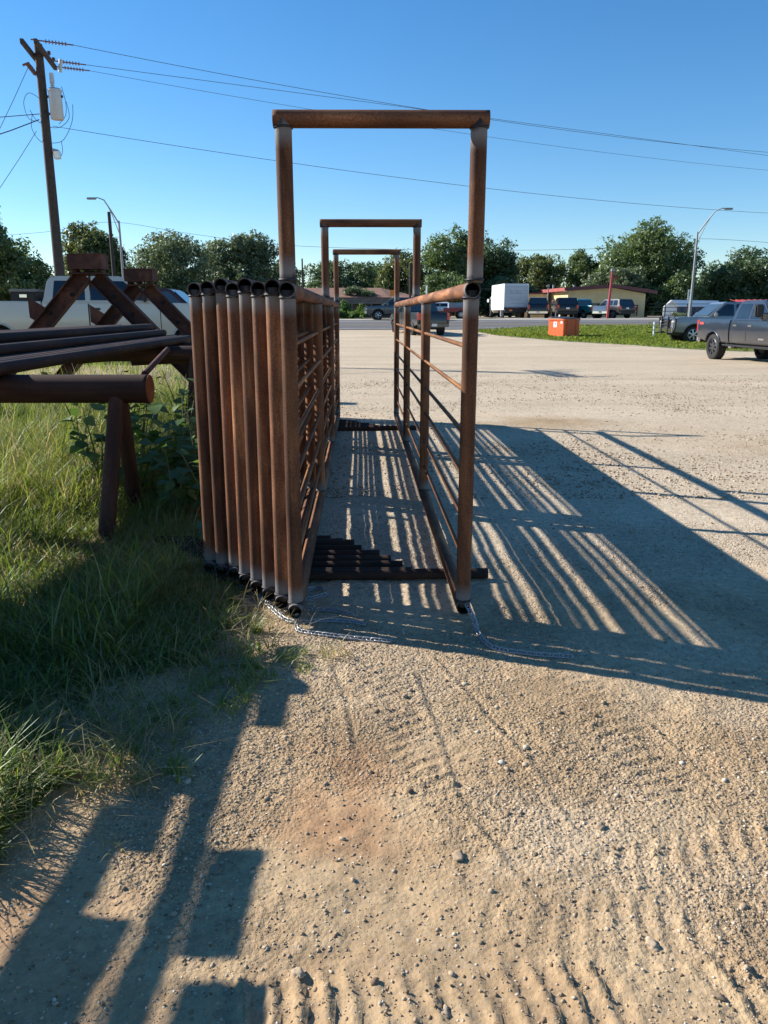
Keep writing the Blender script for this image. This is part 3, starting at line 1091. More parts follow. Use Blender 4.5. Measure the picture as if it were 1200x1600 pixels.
pol('shaft', pb, ptop + axis.normalized() * 0.1, 0.165, 0.115, WOOD, pole)
for dx in (-0.19, 0.19):
    c = on_pole(ptop.z - 0.18)
    a = Vector((c.x + 0.23 + dx, c.y - 1.2, c.z + 0.0))
    b_ = Vector((c.x - 0.23 + dx, c.y + 1.25, c.z + 0.0))
    bm = bmesh.new()
    d = b_ - a
    add_box(bm, (0, 0, 0), (0.095, d.length, 0.125))
    o = bm_obj('crossarm', bm, WOOD, pole, loc=(a + b_) / 2 - pb, rot=(0, 0, math.atan2(-d.x, d.y)))
WSTART = []
arm_c = on_pole(ptop.z - 0.18)
WDIR = Vector((27.6, 13.0, 0)).normalized()
for k, tt in enumerate((-1.1, 0.55, 1.1)):
    q = arm_c + Vector((-0.19 * tt + 0.24, tt * 1.08, 0.02))
    bm = bmesh.new()
    base = q - pb
    add_cyl(bm, base - WDIR * 0.15, base + WDIR * 0.95, 0.018, seg=8)
    for j in range(7):
        add_cyl(bm, base + WDIR * (0.22 + 0.085 * j), base + WDIR * (0.25 + 0.085 * j), 0.062, 0.045, seg=12)
    bm_obj('strain_insulator', bm, PORC, pole, smooth=35)
    WSTART.append(q + WDIR * 0.95)
for k, (dy, dz) in enumerate(((0.35, 0.14), (0.95, 0.14), (1.15, -0.12))):      # pin insulators and cutouts on the far arm
    bm = bmesh.new()
    b0 = arm_c + Vector((0.22 - 0.19 * dy, dy, 0.06)) - pb
    add_cyl(bm, b0, b0 + Vector((0, 0, dz)), 0.02, seg=8)
    for j in range(3): add_cyl(bm, b0 + Vector((0, 0, dz * (0.4 + 0.25 * j))), b0 + Vector((0, 0, dz * (0.5 + 0.25 * j))), 0.06, 0.05, seg=12)
    bm_obj('pin_insulator', bm, PORC, pole, smooth=35)
bm = bmesh.new()
c0 = arm_c + Vector((0.36, 0.55, -0.3)) - pb
add_cyl(bm, c0, c0 + Vector((0.05, 0, 0.34)), 0.055, seg=10)
bm_obj('fuse_cutout', bm, TANK, pole, smooth=35)
# lightning arresters hanging on the other side
bm = bmesh.new()
c0 = on_pole(ptop.z - 0.62) - pb
add_poly_tube(bm, [c0 + Vector((-0.14, 0, -0.1)), c0 + Vector((-0.22, -0.05, 0.1)), c0 + Vector((-0.32, -0.08, 0.2)), c0 + Vector((-0.46, -0.1, 0.14))], 0.035, 8)
for j in range(5): add_cyl(bm, c0 + Vector((-0.16 - 0.045 * j, -0.02, -0.06 + 0.06 * j)), c0 + Vector((-0.18 - 0.045 * j, -0.02, -0.03 + 0.06 * j)), 0.07, seg=10)
bm_obj('surge_arrester', bm, PORC, pole, smooth=35)
# transformer
tz = pt(86, 188, 25).z
tc_ = on_pole(tz) + Vector((0.40, -0.08, 0))
bm = bmesh.new()
prof = [(0.0, 0.0), (0.17, 0.0), (0.185, 0.02), (0.185, 0.74), (0.20, 0.75), (0.20, 0.79), (0.16, 0.83), (0.0, 0.85)]
rings = []
for r_, z_ in prof:
    rings.append([bm.verts.new((max(r_, 0.001) * math.cos(2 * PI * k / 24), max(r_, 0.001) * math.sin(2 * PI * k / 24), z_)) for k in range(24)])
for A, B in zip(rings[:-1], rings[1:]):
    for k in range(24): bm.faces.new((A[k], A[(k + 1) % 24], B[(k + 1) % 24], B[k]))
tank = bm_obj('transformer', bm, TANK, pole, loc=tc_ - pb, smooth=40)
bm = bmesh.new()
add_cyl(bm, (-0.05, 0, 0.83), (-0.05, 0, 1.0), 0.035, seg=10)
add_cyl(bm, (-0.05, 0, 0.98), (-0.05, 0, 1.24), 0.07, 0.06, seg=12)
for j in range(3): add_cyl(bm, (-0.05, 0, 0.86 + j * 0.05), (-0.05, 0, 0.88 + j * 0.05), 0.06, seg=10)
bm_obj('bushing', bm, TANK, tank, smooth=40)
for zz in (0.16, 0.62): box('bracket', (-0.23, 0.02, zz), (0.24, 0.07, 0.06), BLACK, tank)
box('terminal', (0.19, 0.0, 0.62), (0.07, 0.06, 0.07), BLACK, tank, 0.01)
# yard light
lz = pt(80, 240, 25)
bm = bmesh.new()
b0 = on_pole(lz.z) - pb
add_cyl(bm, b0 + Vector((0.14, 0, 0.12)), b0 + Vector((0.30, -0.04, 0.02)), 0.03, 0.09, 10)
yl = bm_obj('yard_light', bm, TANK, pole, smooth=40)
bm = bmesh.new()
add_cyl(bm, b0 + Vector((0.27, -0.03, 0.04)), b0 + Vector((0.29, -0.03, -0.15)), 0.115, 0.10, 14)
bm_obj('lamp_refractor', bm, LAMPGLASS, yl, smooth=40)
# loops of service wire around the pole
lc = on_pole(pt(70, 195, 25).z) - pb
for pts in ([(0.68, 0, 0.62), (0.72, 0, 0.2), (0.45, 0, -0.05), (0.1, 0, -0.06), (-0.25, 0, 0.12), (-0.42, 0, 0.4)],
            [(0.86, 0, 0.55), (0.80, 0, 0.1), (0.5, 0, -0.4), (0.15, 0, -0.5), (-0.2, 0, -0.45), (-0.42, 0, -0.1), (-0.36, 0, 0.3)],
            [(0.58, 0, 1.02), (0.66, 0, 0.6), (0.62, 0, 0.25), (0.4, 0, 0.02)],
            [(-0.08, 0, 0.7), (-0.4, 0, 0.86), (-0.58, 0, 0.6), (-0.5, 0, 0.2), (-0.3, 0, 0.1)],
            [(0.42, 0, -0.45), (0.44, -0.02, -0.7), (0.38, 0, -0.85)]):
    P = [lc + Vector((a, b, c)) for a, b, c in pts]
    F_ = []
    for i in range(len(P) - 1):
        p0, p1, p2, p3 = P[max(i - 1, 0)], P[i], P[i + 1], P[min(i + 2, len(P) - 1)]
        for k in range(6):
            t = k / 6
            F_.append(0.5 * ((2 * p1) + (p2 - p0) * t + (2 * p0 - 5 * p1 + 4 * p2 - p3) * t * t + (3 * p1 - p0 - 3 * p2 + p3) * t ** 3))
    F_.append(P[-1])
    bm_obj('service_loop', poly_tube(F_, 0.0085, 5), WIRE, pole)


def wire_fit(P0, D, pix, smax, r, label, group='overhead power lines'):
    """wire hung in the vertical plane through P0 along D; its height follows a parabola through the sampled sight lines"""
    D = Vector((D[0], D[1], 0)).normalized()
    S, Z = [0.0], [P0.z]
    for px, py in pix:
        ray = pt(px, py, 1.0) - Vector((0, 0, H))
        # camera ray x = ray.x*Y ; plane through P0 along D
        # P0.x + s*D.x = ray.x*(P0.y + s*D.y)
        s_ = (ray.x * P0.y - P0.x) / (D.x - ray.x * D.y)
        Y_ = P0.y + s_ * D.y
        S.append(s_)
        Z.append(H + ray.z * Y_)
    c = np.polyfit(S, Z, 2)
    ss = np.linspace(0, smax, 40)
    P = [Vector((P0.x + s * D.x, P0.y + s * D.y, float(np.polyval(c, s)))) for s in ss]
    P[0] = P0
    o = bm_obj('power_line', poly_tube(P, r, 5), WIRE)
    tag(o, label, 'power line', group)
    return o


wire_fit(WSTART[0], WDIR, [(645, 168), (1200, 238)], 40, 0.0075, 'topmost wire running right from the crossarm across the sky')
wire_fit(WSTART[1], WDIR, [(600, 163), (1200, 243)], 40, 0.0075, 'second wire running right from the crossarm just under the topmost')
wire_fit(WSTART[2], WDIR, [(450, 165), (1200, 266)], 40, 0.006, 'third thin wire running right from the crossarm')
nz = on_pole(pt(78, 197, 25).z)
wire_fit(nz + Vector((0.2, 0, 0)), WDIR, [(430, 251), (1200, 333)], 40, 0.0075, 'low neutral wire running right from below the transformer')
for a, b_, r, lab_ in ((pt(45, 103, 25), pt(-60, 320, 22), 0.008, 'thin guy wire slanting down left from the surge arrester'), (pt(62, 178, 25), pt(-200, 186, 22), 0.012, 'straight service wire leaving the pole to the left'),
                       (pt(61, 187, 25), pt(-140, 250, 21), 0.015, 'twisted service cable sagging away left from the pole'), (pt(57, 205, 25), pt(-60, 378, 22), 0.008, 'lower guy wire slanting down left from the pole')):
    mid = (a + b_) / 2 + Vector((0, 0, -0.06))
    tag(bm_obj('power_line', poly_tube([a, (a + mid) / 2 + Vector((0, 0, -0.02)), mid, (b_ + mid) / 2 + Vector((0, 0, -0.02)), b_], r, 5), WIRE), lab_, 'power line', 'overhead power lines')


def far_wire(pts, Y, r, label):
    P = [pt(a, b, Y) for a, b in pts]
    F_ = []
    for i in range(len(P) - 1):
        p0, p1, p2, p3 = P[max(i - 1, 0)], P[i], P[i + 1], P[min(i + 2, len(P) - 1)]
        for k in range(8):
            t = k / 8
            F_.append(0.5 * ((2 * p1) + (p2 - p0) * t + (2 * p0 - 5 * p1 + 4 * p2 - p3) * t * t + (3 * p1 - p0 - 3 * p2 + p3) * t ** 3))
    F_.append(P[-1])
    tag(bm_obj('power_line', poly_tube(F_, r, 5), WIRE), label, 'power line', 'overhead power lines')


far_wire([(-60, 372), (75, 362), (172, 347), (290, 364), (420, 381), (560, 388), (740, 391), (940, 388), (1085, 373), (1260, 384)], 58, 0.011, 'thin wire strung above the far trees along the highway')
far_wire([(640, 462), (740, 452), (856, 452)], 84, 0.014, 'low wire running to the small mast behind the box truck')

# ------------------------------------------------------------------ street lights, far poles, signs
def street_light(px_b, Y, ztop, arm_px, arm_py, label, d=1):
    x = gx(px_b, Y, 5)
    z0 = float(hz(x, Y))
    root = empty('street_light', (x, Y, z0), 0, label, 'street light', 'street lights along the highway')
    cyl('pole', (0, 0, 0), (0, 0, ztop - z0), 0.095, GALV_DULL, root, 12, 0.055)
    tip = pt(arm_px, arm_py, Y - 1.0) - Vector((x, Y, z0))
    base = Vector((0, 0, ztop - z0))
    P = [base - Vector((0, 0, 0.15)), base.lerp(tip, 0.35) + Vector((0, 0, 0.12)), base.lerp(tip, 0.7) + Vector((0, 0, 0.32)), tip + Vector((0, 0, 0.10)), tip + Vector((0.35 * d, 0, 0.08))]
    bm_obj('arm', poly_tube(P, 0.035, 8, [0.042, 0.038, 0.034, 0.03, 0.028]), GALV_DULL, root, smooth=50)
    P2 = [base - Vector((0, 0, 0.75)), base.lerp(tip, 0.35) + Vector((0, 0, 0.0)), base.lerp(tip, 0.52) + Vector((0, 0, 0.2))]
    bm_obj('brace', poly_tube(P2, 0.022, 8), GALV_DULL, root, smooth=50)
    bm = bmesh.new()
    add_box(bm, tip + Vector((0.35 * d, 0, 0.06)), (0.55, 0.22, 0.11))
    bmesh.ops.bevel(bm, geom=bm.edges[:], offset=0.05, segments=2, affect='EDGES')
    bm_obj('lamp_head', bm, GALV_DULL, root, smooth=50)
    return root


street_light(1087, 50, pt(1103, 362, 50).z, 1129, 328, 'tall grey street light rising behind the carport and silver pickup', 1)
street_light(189, 46, pt(184, 345, 46).z, 153, 312, 'grey street light with its arm to the left behind the beige pickup', -1)


def wood_pole(px, py_top, Y, r, label, arm=False):
    p = pt(px, py_top, Y)
    z0 = float(hz(p.x, Y))
    root = empty('wooden_pole', (p.x, Y, z0), 0, label, 'pole', 'plain far poles')
    cyl('shaft', (0, 0, 0), (0, 0, p.z - z0), r, WOOD, root, 10, r * 0.75)
    if arm: box('crossarm', (0, 0, p.z - z0 - 0.4), (1.6, 0.1, 0.1), WOOD, root)
    return root


wood_pole(170, 331, 58, 0.15, 'thin dark wooden pole just left of the grey street light')
wood_pole(317, 392, 75, 0.10, 'thin far pole against the trees right of the channel stands')
wood_pole(472, 404, 80, 0.10, 'thin far pole standing just right of the nearest arch post')
wood_pole(641, 413, 78, 0.13, 'far pole seen through the arches above the driving suv')
p_ = pt(667, 446, 56)
o = empty('marker_post', (p_.x, 56, float(hz(p_.x, 56))), 0, 'white marker post top showing above the lone panel rail', 'post')
cyl('post', (0, 0, 0), (0, 0, p_.z - o.location.z), 0.06, WHITE, o, 10)
box('cap', (0, 0, p_.z - o.location.z), (0.16, 0.14, 0.06), WHITE, o, 0.01)
p_ = pt(857, 446, 84)
o = empty('antenna_mast', (p_.x, 84, 0.86), 0, 'slim grey mast at the left end of the yellow building', 'mast')
cyl('mast', (0, 0, 0), (0, 0, p_.z - 0.86), 0.06, GALV_DULL, o, 10)
cyl('weatherhead', (-0.18, 0, p_.z - 0.95), (0.1, 0, p_.z - 0.86), 0.1, GALV_DULL, o, 10)
# orange road-work sign seen through the arches
p_ = pt(614, 458, 68)
o = empty('warning_sign', (p_.x, 68, float(hz(p_.x, 68))), 0, 'small orange warning sign above the driving suv', 'sign')
cyl('post', (0, 0, 0), (0, 0, p_.z - o.location.z), 0.04, GALV_DULL, o, 8)
box('face', (0, -0.06, p_.z - o.location.z), (0.5, 0.03, 0.5), AMBER, o, 0.01)
# white regulatory sign
p_ = pt(1078, 461, 54)
o = empty('road_sign', (p_.x, 54, float(hz(p_.x, 54))), 0, 'white road sign with red and black marks beside the right street light', 'sign')
cyl('post', (0, 0, 0), (0, 0, p_.z - o.location.z + 0.3), 0.035, GALV_DULL, o, 8)
box('face', (0, -0.06, p_.z - o.location.z + 0.02), (0.34, 0.02, 0.66), WHITE, o, 0.004)
SIGNRED = plain('sign_red', (0.5, 0.06, 0.05), 0.5, 0, 0.1, 5)
for k, (xx, zz, w_, h_) in enumerate(((0, 0.26, 0.14, 0.06), (-0.05, 0.12, 0.06, 0.13), (0.06, 0.10, 0.05, 0.10), (0, -0.04, 0.16, 0.05), (0.03, -0.19, 0.07, 0.13))):
    box('mark', (xx, -0.073, p_.z - o.location.z + zz), (w_, 0.006, h_), SIGNRED if k % 2 == 0 else BLACK, o)
# red leaning pole with lamp in front of the yellow building
a, b_ = pt(950, 480, 70), pt(957, 424, 70)
o = empty('red_pole', (a.x, 70, 0.86), 0, 'bright red pole with a small lamp in front of the yellow building', 'pole')
REDP = plain('red_pole_paint', (0.34, 0.04, 0.05), 0.5, 0, 0.15, 2)
cyl('shaft', (0, 0, 0), b_ - Vector((a.x, 70, 0.86)), 0.12, REDP, o, 12, 0.10)
tp = b_ - Vector((a.x, 70, 0.86))
cyl('lamp_arm', tp - Vector((0, 0, 0.55)), tp + Vector((0.42, 0, -0.5)), 0.07, REDP, o, 10)
cyl('lamp', tp + Vector((0, 0, 0.0)), tp + Vector((0, 0, 0.22)), 0.16, GALV_DULL, o, 12)

# ------------------------------------------------------------------ dumpster
DORANGE = plain('orange_dumpster_paint', (0.78, 0.12, 0.018), 0.5, 0, 0.14, 1.6)
dp = pt(880, 528, 45)
dz = float(hz(dp.x, 45))
dm_ = empty('dumpster', (dp.x, 45, dz), math.radians(33), 'orange steel dumpster with stickers standing on the grass island', 'dumpster')
bm = bmesh.new()
w_, d_, h_, t_ = 1.22, 1.16, 0.98, 0.03
for (c, s_) in (((0, -d_ / 2, h_ / 2), (w_, t_, h_)), ((0, d_ / 2, h_ / 2), (w_, t_, h_)), ((-w_ / 2, 0, h_ / 2), (t_, d_ - t_, h_)), ((w_ / 2, 0, h_ / 2), (t_, d_ - t_, h_)), ((0, 0, 0.06), (w_ - t_, d_ - t_, 0.04))):
    add_box(bm, c, s_)
bm_obj('bin', bm, DORANGE, dm_)
bm = bmesh.new()
for (c, s_) in (((0, -d_ / 2 - 0.03, h_ - 0.04), (w_ + 0.08, 0.06, 0.08)), ((0, d_ / 2 + 0.03, h_ - 0.04), (w_ + 0.08, 0.06, 0.08)), ((-w_ / 2 - 0.03, 0, h_ - 0.04), (0.06, d_ + 0.0, 0.08)), ((w_ / 2 + 0.03, 0, h_ - 0.04), (0.06, d_, 0.08))):
    add_box(bm, c, s_)
bm_obj('rim', bm, DORANGE, dm_)
bm_obj('lid', slab([(-w_ / 2 - .03, -d_ / 2 - .02, h_ + 0.02), (w_ / 2 + .03, -d_ / 2 - .02, h_ + 0.02), (w_ / 2 + .03, d_ / 2, h_ + 0.12), (-w_ / 2 - .03, d_ / 2, h_ + 0.12)], 0.03), BLACK, dm_)
for s in (1,): box('side_pocket', (s * (w_ / 2 + 0.06), 0.1, 0.62), (0.1, 0.6, 0.12), DORANGE, dm_, 0.01)
for xx in (-0.35, 0.35): box('stiffener', (xx, -d_ / 2 - 0.03, 0.48), (0.05, 0.04, 0.84), DORANGE, dm_)
box('sticker', (-w_ / 2 - 0.021, 0.06, 0.68), (0.008, 0.26, 0.30), WHITE, dm_)
box('sticker', (-w_ / 2 - 0.021, -0.42, 0.80), (0.008, 0.15, 0.13), WHITE, dm_)
box('sticker', (-w_ / 2 - 0.027, 0.06, 0.72), (0.006, 0.1, 0.12), plain('grey_print', (0.3, 0.3, 0.32), 0.7), dm_)
box('sticker', (w_ / 2 - 0.1, -d_ / 2 - 0.02, 0.86), (0.12, 0.008, 0.1), plain('grey_print', (0.3, 0.3, 0.32), 0.7), dm_)
for xx in (-0.45, 0.45):
    for yy in (-0.4, 0.4): box('skid', (xx, yy, 0.02), (0.12, 0.2, 0.05), BLACK, dm_)

# ------------------------------------------------------------------ buildings
YEL = plain('yellow_stucco', (0.60, 0.475, 0.25), 0.9, 0, 0.1, 1.2)
MAROON = plain('maroon_trim', (0.115, 0.035, 0.04), 0.6, 0, 0.15, 1.0)
REDTRIM = plain('red_fascia', (0.36, 0.085, 0.075), 0.6, 0, 0.12, 1.0)
DARKWALL = plain('dark_shopfront_panel', (0.055, 0.055, 0.06), 0.35, 0, 0.2, 1.0)


def bpart(name, c, s, mat, parent, bevel=0): return box(name, c, s, mat, parent, bevel)


BY = 84.0
xl, xr = gx(887, BY, 2.5), gx(1008, BY, 2.5)
bld = empty('yellow_building', ((xl + xr) / 2, BY, 0.86), 0, 'low yellow stucco building with maroon roof edge across the highway', 'building')
bw2, bdep = (xr - xl) / 2, 11.0
e_h, r_h = 2.45, 3.05          # eave and ridge
xr_ridge = gx(957, BY, 3) - (xl + xr) / 2
bm = bmesh.new()
out = [(-bw2, 0, -0.3), (bw2, 0, -0.3), (bw2, 0, e_h), (xr_ridge, 0, r_h), (-bw2, 0, e_h + 0.28)]
f = bm.faces.new([bm.verts.new(p) for p in out])
ext = bmesh.ops.extrude_face_region(bm, geom=[f])
bmesh.ops.translate(bm, vec=(-1.1, bdep, 0), verts=[v for v in ext['geom'] if isinstance(v, bmesh.types.BMVert)])
bm_obj('wall', bm, YEL, bld)
for (p, q, m, nm) in (((-bw2 - 0.5, e_h + 0.26), (xr_ridge, r_h), MAROON, 'fascia'), ((xr_ridge, r_h), (bw2 + 1.0, e_h - 0.05), MAROON, 'fascia')):
    bm_obj(nm, slab([(p[0], -0.62, p[1]), (q[0], -0.62, q[1]), (q[0], -0.62, q[1] + 0.34), (p[0], -0.62, p[1] + 0.34)], 0.08), m, bld)
    bm_obj('roof', slab([(p[0], -0.57, p[1] + 0.30), (q[0], -0.57, q[1] + 0.30), (q[0] - 1.1, bdep + .5, q[1] + 0.30), (p[0] - 1.1, bdep + .5, p[1] + 0.30)], 0.1), MAROON, bld)
bm_obj('fascia', slab([(-bw2 - 0.5, -0.62, e_h + 0.26), (-bw2 - 1.6, bdep + .5, e_h + 0.26), (-bw2 - 1.6, bdep + .5, e_h + 0.60), (-bw2 - 0.5, -0.62, e_h + 0.60)], 0.08), REDTRIM, bld)


def opening(name, px0, px1, py0, py1, fr, fill):
    a, b_ = pt(px0, py1, BY - 0.05) - bld.location, pt(px1, py0, BY - 0.05) - bld.location
    z0 = max(a.z, 0.0)
    cx, cz, ww, hh = (a.x + b_.x) / 2, (z0 + b_.z) / 2, b_.x - a.x, b_.z - z0
    o = bpart(name, (cx, -0.03, cz), (ww, 0.06, hh), fill, bld)
    for (c, s_) in (((-ww / 2, 0, 0), (0.1, 0.14, hh + 0.1)), ((ww / 2, 0, 0), (0.1, 0.14, hh + 0.1)), ((0, 0, hh / 2), (ww - 0.1, 0.14, 0.1))):
        bpart('frame', c, s_, fr, o)
    return o


opening('door', 897, 910, 475, 500, MAROON, DARKWALL)
opening('window', 917, 941, 475, 492, BLACK, GLASS)
w2 = opening('window', 953, 996, 477, 492, BLACK, GLASS)
for k in (-1, 0, 1): bpart('mullion', (k * 0.75, -0.05, 0), (0.05, 0.06, 1.0), BLACK, w2)
bpart('white_door', (-bw2 + 1.55, -0.05, 0.98), (0.5, 0.05, 1.95), WHITE, bld)
# lit left wall: doors
for yy, m in ((2.3, MAROON), (4.9, MAROON)):
    o = box('door', (-bw2 - 0.1 * yy - 0.04, yy, 1.0), (0.08, 1.1, 2.0), m, bld)
    box('panel', (-0.05, -0.05, 0), (0.04, 0.8, 1.8), WHITE, o)
box('annex', (-bw2 - 2.4, 8.0, 1.25), (2.6, 5.5, 2.6), YEL, bld)
box('annex_roof', (-bw2 - 2.4, 8.0, 2.6), (3.1, 6.0, 0.14), MAROON, bld)
for px in (864, 896): cyl('vent', Vector((gx(px, BY + 5, 3), 0, 0)) - Vector((bld.location.x, -5, -2.8)), Vector((gx(px, BY + 5, 3), 0, 0)) - Vector((bld.location.x, -5, -3.5)), 0.12, GALV_DULL, bld)

# low ruined house with vines
BROWN = plain('faded_brown_shingle', (0.22, 0.115, 0.075), 0.9, 0, 0.2, 1.0)
GREYW = plain('grey_weathered_timber', (0.14, 0.13, 0.12), 0.9, 0, 0.25, 1.5)
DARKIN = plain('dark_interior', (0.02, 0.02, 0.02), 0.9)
rh = empty('ruined_house', (gx(560, 82, 2), 82, 0.86), 0, 'low run down house with brown roof overgrown by vines behind the road', 'house')
hw = 4.2
bm_obj('roof', slab([(-hw - 1.6, -1.6, 1.95), (hw - 1.0, -1.6, 1.95), (hw - 1.9, 3, 3.0), (-hw - 1.6, 3, 3.0)], 0.14), BROWN, rh)
bm_obj('roof', slab([(hw - 1.0, -1.6, 1.94), (hw + 2.0, -0.6, 1.9), (hw + 0.6, 3, 2.45), (hw - 1.9, 3, 2.98)], 0.14), BROWN, rh)
bpart('fascia', (-1.3, -1.62, 1.80), (2 * hw + 0.6, 0.1, 0.22), GREYW, rh)
bpart('beam', (-0.4, -1.5, 1.52), (2 * hw, 0.16, 0.28), GREYW, rh)
for xx in (-3.4, -0.6, 1.35, 2.5): bpart('post', (xx, -1.45, 0.7), (0.16, 0.16, 1.5), GREYW, rh)
bpart('wall', (-0.6, 1.6, 0.9), (2 * hw, 0.2, 2.0), GREYW, rh)
bpart('doorway', (-1.5, 1.48, 0.8), (1.6, 0.06, 1.6), DARKIN, rh)
bpart('doorway', (1.7, 1.48, 0.8), (1.1, 0.06, 1.5), DARKIN, rh)
bpart('chimney', (-0.35, 1.0, 2.9), (0.22, 0.22, 0.9), GREYW, rh)

# white carport, red roofed shed
WMETAL = plain('white_sheet_metal', (0.80, 0.80, 0.79), 0.6, 0.0, 0.05, 0.8)
NAVY = plain('navy_panel', (0.06, 0.075, 0.11), 0.6, 0, 0.15, 1.0)  # even dark navy for the carport side and the shed wall
CY = 78.0
cx0, cx1, cx2 = gx(1037, CY, 2), gx(1057, CY, 2), gx(1166, CY, 2)
cp = empty('carport', ((cx0 + cx1) / 2, CY, 0.86), 0, 'white metal carport with dark side panel behind the silver pickup', 'carport')
gw, gl = (cx1 - cx0) / 2, cx2 - cx1
ez, rz_ = pt(1040, 479, CY).z - 0.86, pt(1047, 469, CY).z - 0.86
bm = bmesh.new()
bm.faces.new([bm.verts.new(p) for p in ((-gw, 0, 0), (gw, 0, 0), (gw, 0, ez), (0, 0, rz_), (-gw, 0, ez))])
e_ = bmesh.ops.extrude_face_region(bm, geom=bm.faces[:])
bmesh.ops.translate(bm, vec=(0, 0.06, 0), verts=[v for v in e_['geom'] if isinstance(v, bmesh.types.BMVert)])
bm_obj('gable_wall', bm, WMETAL, cp)
for k in range(-3, 4): bpart('rib', (k * gw / 3.6, -0.015, ez / 2), (0.03, 0.03, ez), WMETAL, cp)
bm_obj('roof', slab([(gw + 0.05, -0.3, ez), (gw + gl, 5.3, ez), (gl, 5.3, rz_), (0, -0.3, rz_)], 0.08), WMETAL, cp)
bm_obj('roof', slab([(-gw - 0.05, -0.3, ez), (0, -0.3, rz_), (gl, 5.3, rz_), (gl - gw, 5.3, ez)], 0.08), WMETAL, cp)
bm_obj('side_panel', slab([(gw, 0.05, 0), (gw + gl, 5.3, 0), (gw + gl, 5.3, ez), (gw, 0.05, ez)], 0.05), NAVY, cp)
for k in range(9):
    q = Vector((gw, -0.02, 0)).lerp(Vector((gw + gl, 5.2, 0)), k / 8)
    bpart('upright', (q.x, q.y - 0.03, ez / 2), (0.08, 0.06, ez), NAVY if k else WMETAL, cp)
rs = empty('red_shed', (gx(1210, 80, 2), 80, 0.86), 0, 'red roofed shed at the right edge above the dark pickup cab', 'shed')
rw = 4.0
REDROOF = plain('red_metal_roof', (0.42, 0.07, 0.06), 0.5, 0.1, 0.12, 1.0)
rtop = pt(1190, 470, 80).z - 0.86
bm_obj('roof', slab([(-rw, -2, rtop - 0.45), (rw, -2, rtop - 0.45), (rw, 3, rtop + 0.1), (-rw + 1.3, 3, rtop + 0.1)], 0.1), REDROOF, rs)
bpart('wall', (0, 0.5, (rtop - 0.5) / 2), (2 * rw - 0.6, 4, rtop - 0.5), NAVY, rs)
for k in range(12): bm_obj('roof_rib', slab([(-rw + 0.35 + k * 0.66, -2.0, rtop - 0.38), (-rw + 0.41 + k * 0.66, -2.0, rtop - 0.38), (-rw + 0.8 + k * 0.62, 3, rtop + 0.17), (-rw + 0.74 + k * 0.62, 3, rtop + 0.17)], 0.04), REDROOF, rs)

# pipe fence on the grass island
fz = float(hz(gx(1022, 44, 0.5), 44))
pf = empty('pipe_fence', (gx(1022, 44, 0.5), 44, fz), 0, 'white post with thin dark rails standing on the grass island', 'fence')
cyl('post', (0, 0, 0), (0, 0, 0.85), 0.055, WHITE, pf)
for zz in (0.28, 0.56, 0.80): cyl('rail', (-0.35, 0.07, zz), (4.5, 0.07, zz), 0.022, BLACK if zz < .7 else GALV_DULL, pf)
fm = empty('field_fence', (gx(1040, 73, 2), 73, 0.86), 0, 'dark wire and pipe fence in front of the carport', 'fence')
for k in range(7): cyl('post', (k * 2.0, 0, 0), (k * 2.0, 0, 1.35), 0.05, BLACK, fm, 8)
for zz in (0.3, 0.65, 1.0, 1.3): cyl('rail', (-1.5, 0, zz), (12.5, 0, zz), 0.025, BLACK, fm, 6)
# ------------------------------------------------------------------ vehicles
def arc(cx, cz, r, a0, a1, n=9):
    return [(cx + r * math.cos(a0 + (a1 - a0) * i / n), cz + r * math.sin(a0 + (a1 - a0) * i / n)) for i in range(n + 1)]


def shaped(outline, y0, y1, dfm, bevel=0.0, cuts=True):
    """side outline (x, z) extruded from y0 to y1, edges rounded, cut into a grid and bent by dfm"""
    bm = bmesh.new()
    f = bm.faces.new([bm.verts.new((x, y0, z)) for x, z in outline])
    e = bmesh.ops.extrude_face_region(bm, geom=[f])
    bmesh.ops.translate(bm, vec=(0, y1 - y0, 0), verts=[v for v in e['geom'] if isinstance(v, bmesh.types.BMVert)])
    bmesh.ops.recalc_face_normals(bm, faces=bm.faces[:])
    if bevel > 0:
        eds = [ed for ed in bm.edges if len(ed.link_faces) == 2 and abs(ed.verts[0].co.y - ed.verts[1].co.y) < 1e-6]
        bmesh.ops.bevel(bm, geom=eds, offset=bevel, segments=2, affect='EDGES', clamp_overlap=True)
    if cuts:
        bmesh.ops.triangulate(bm, faces=bm.faces[:])
        zs = [v.co.z for v in bm.verts]
        xs = [v.co.x for v in bm.verts]
        for z in np.arange(0.45, 2.2, 0.16):
            if min(zs) < z < max(zs):
                bmesh.ops.bisect_plane(bm, geom=bm.verts[:] + bm.edges[:] + bm.faces[:], plane_co=(0, 0, z + 0.003), plane_no=(0, 0, 1))
        for x in np.arange(0.1, 7, 0.45):
            if min(xs) < x < max(xs):
                bmesh.ops.bisect_plane(bm, geom=bm.verts[:] + bm.edges[:] + bm.faces[:], plane_co=(x + 0.003, 0, 0), plane_no=(1, 0, 0))
    for v in bm.verts:
        v.co.y = dfm(v.co.x, v.co.y, v.co.z)
    return bm


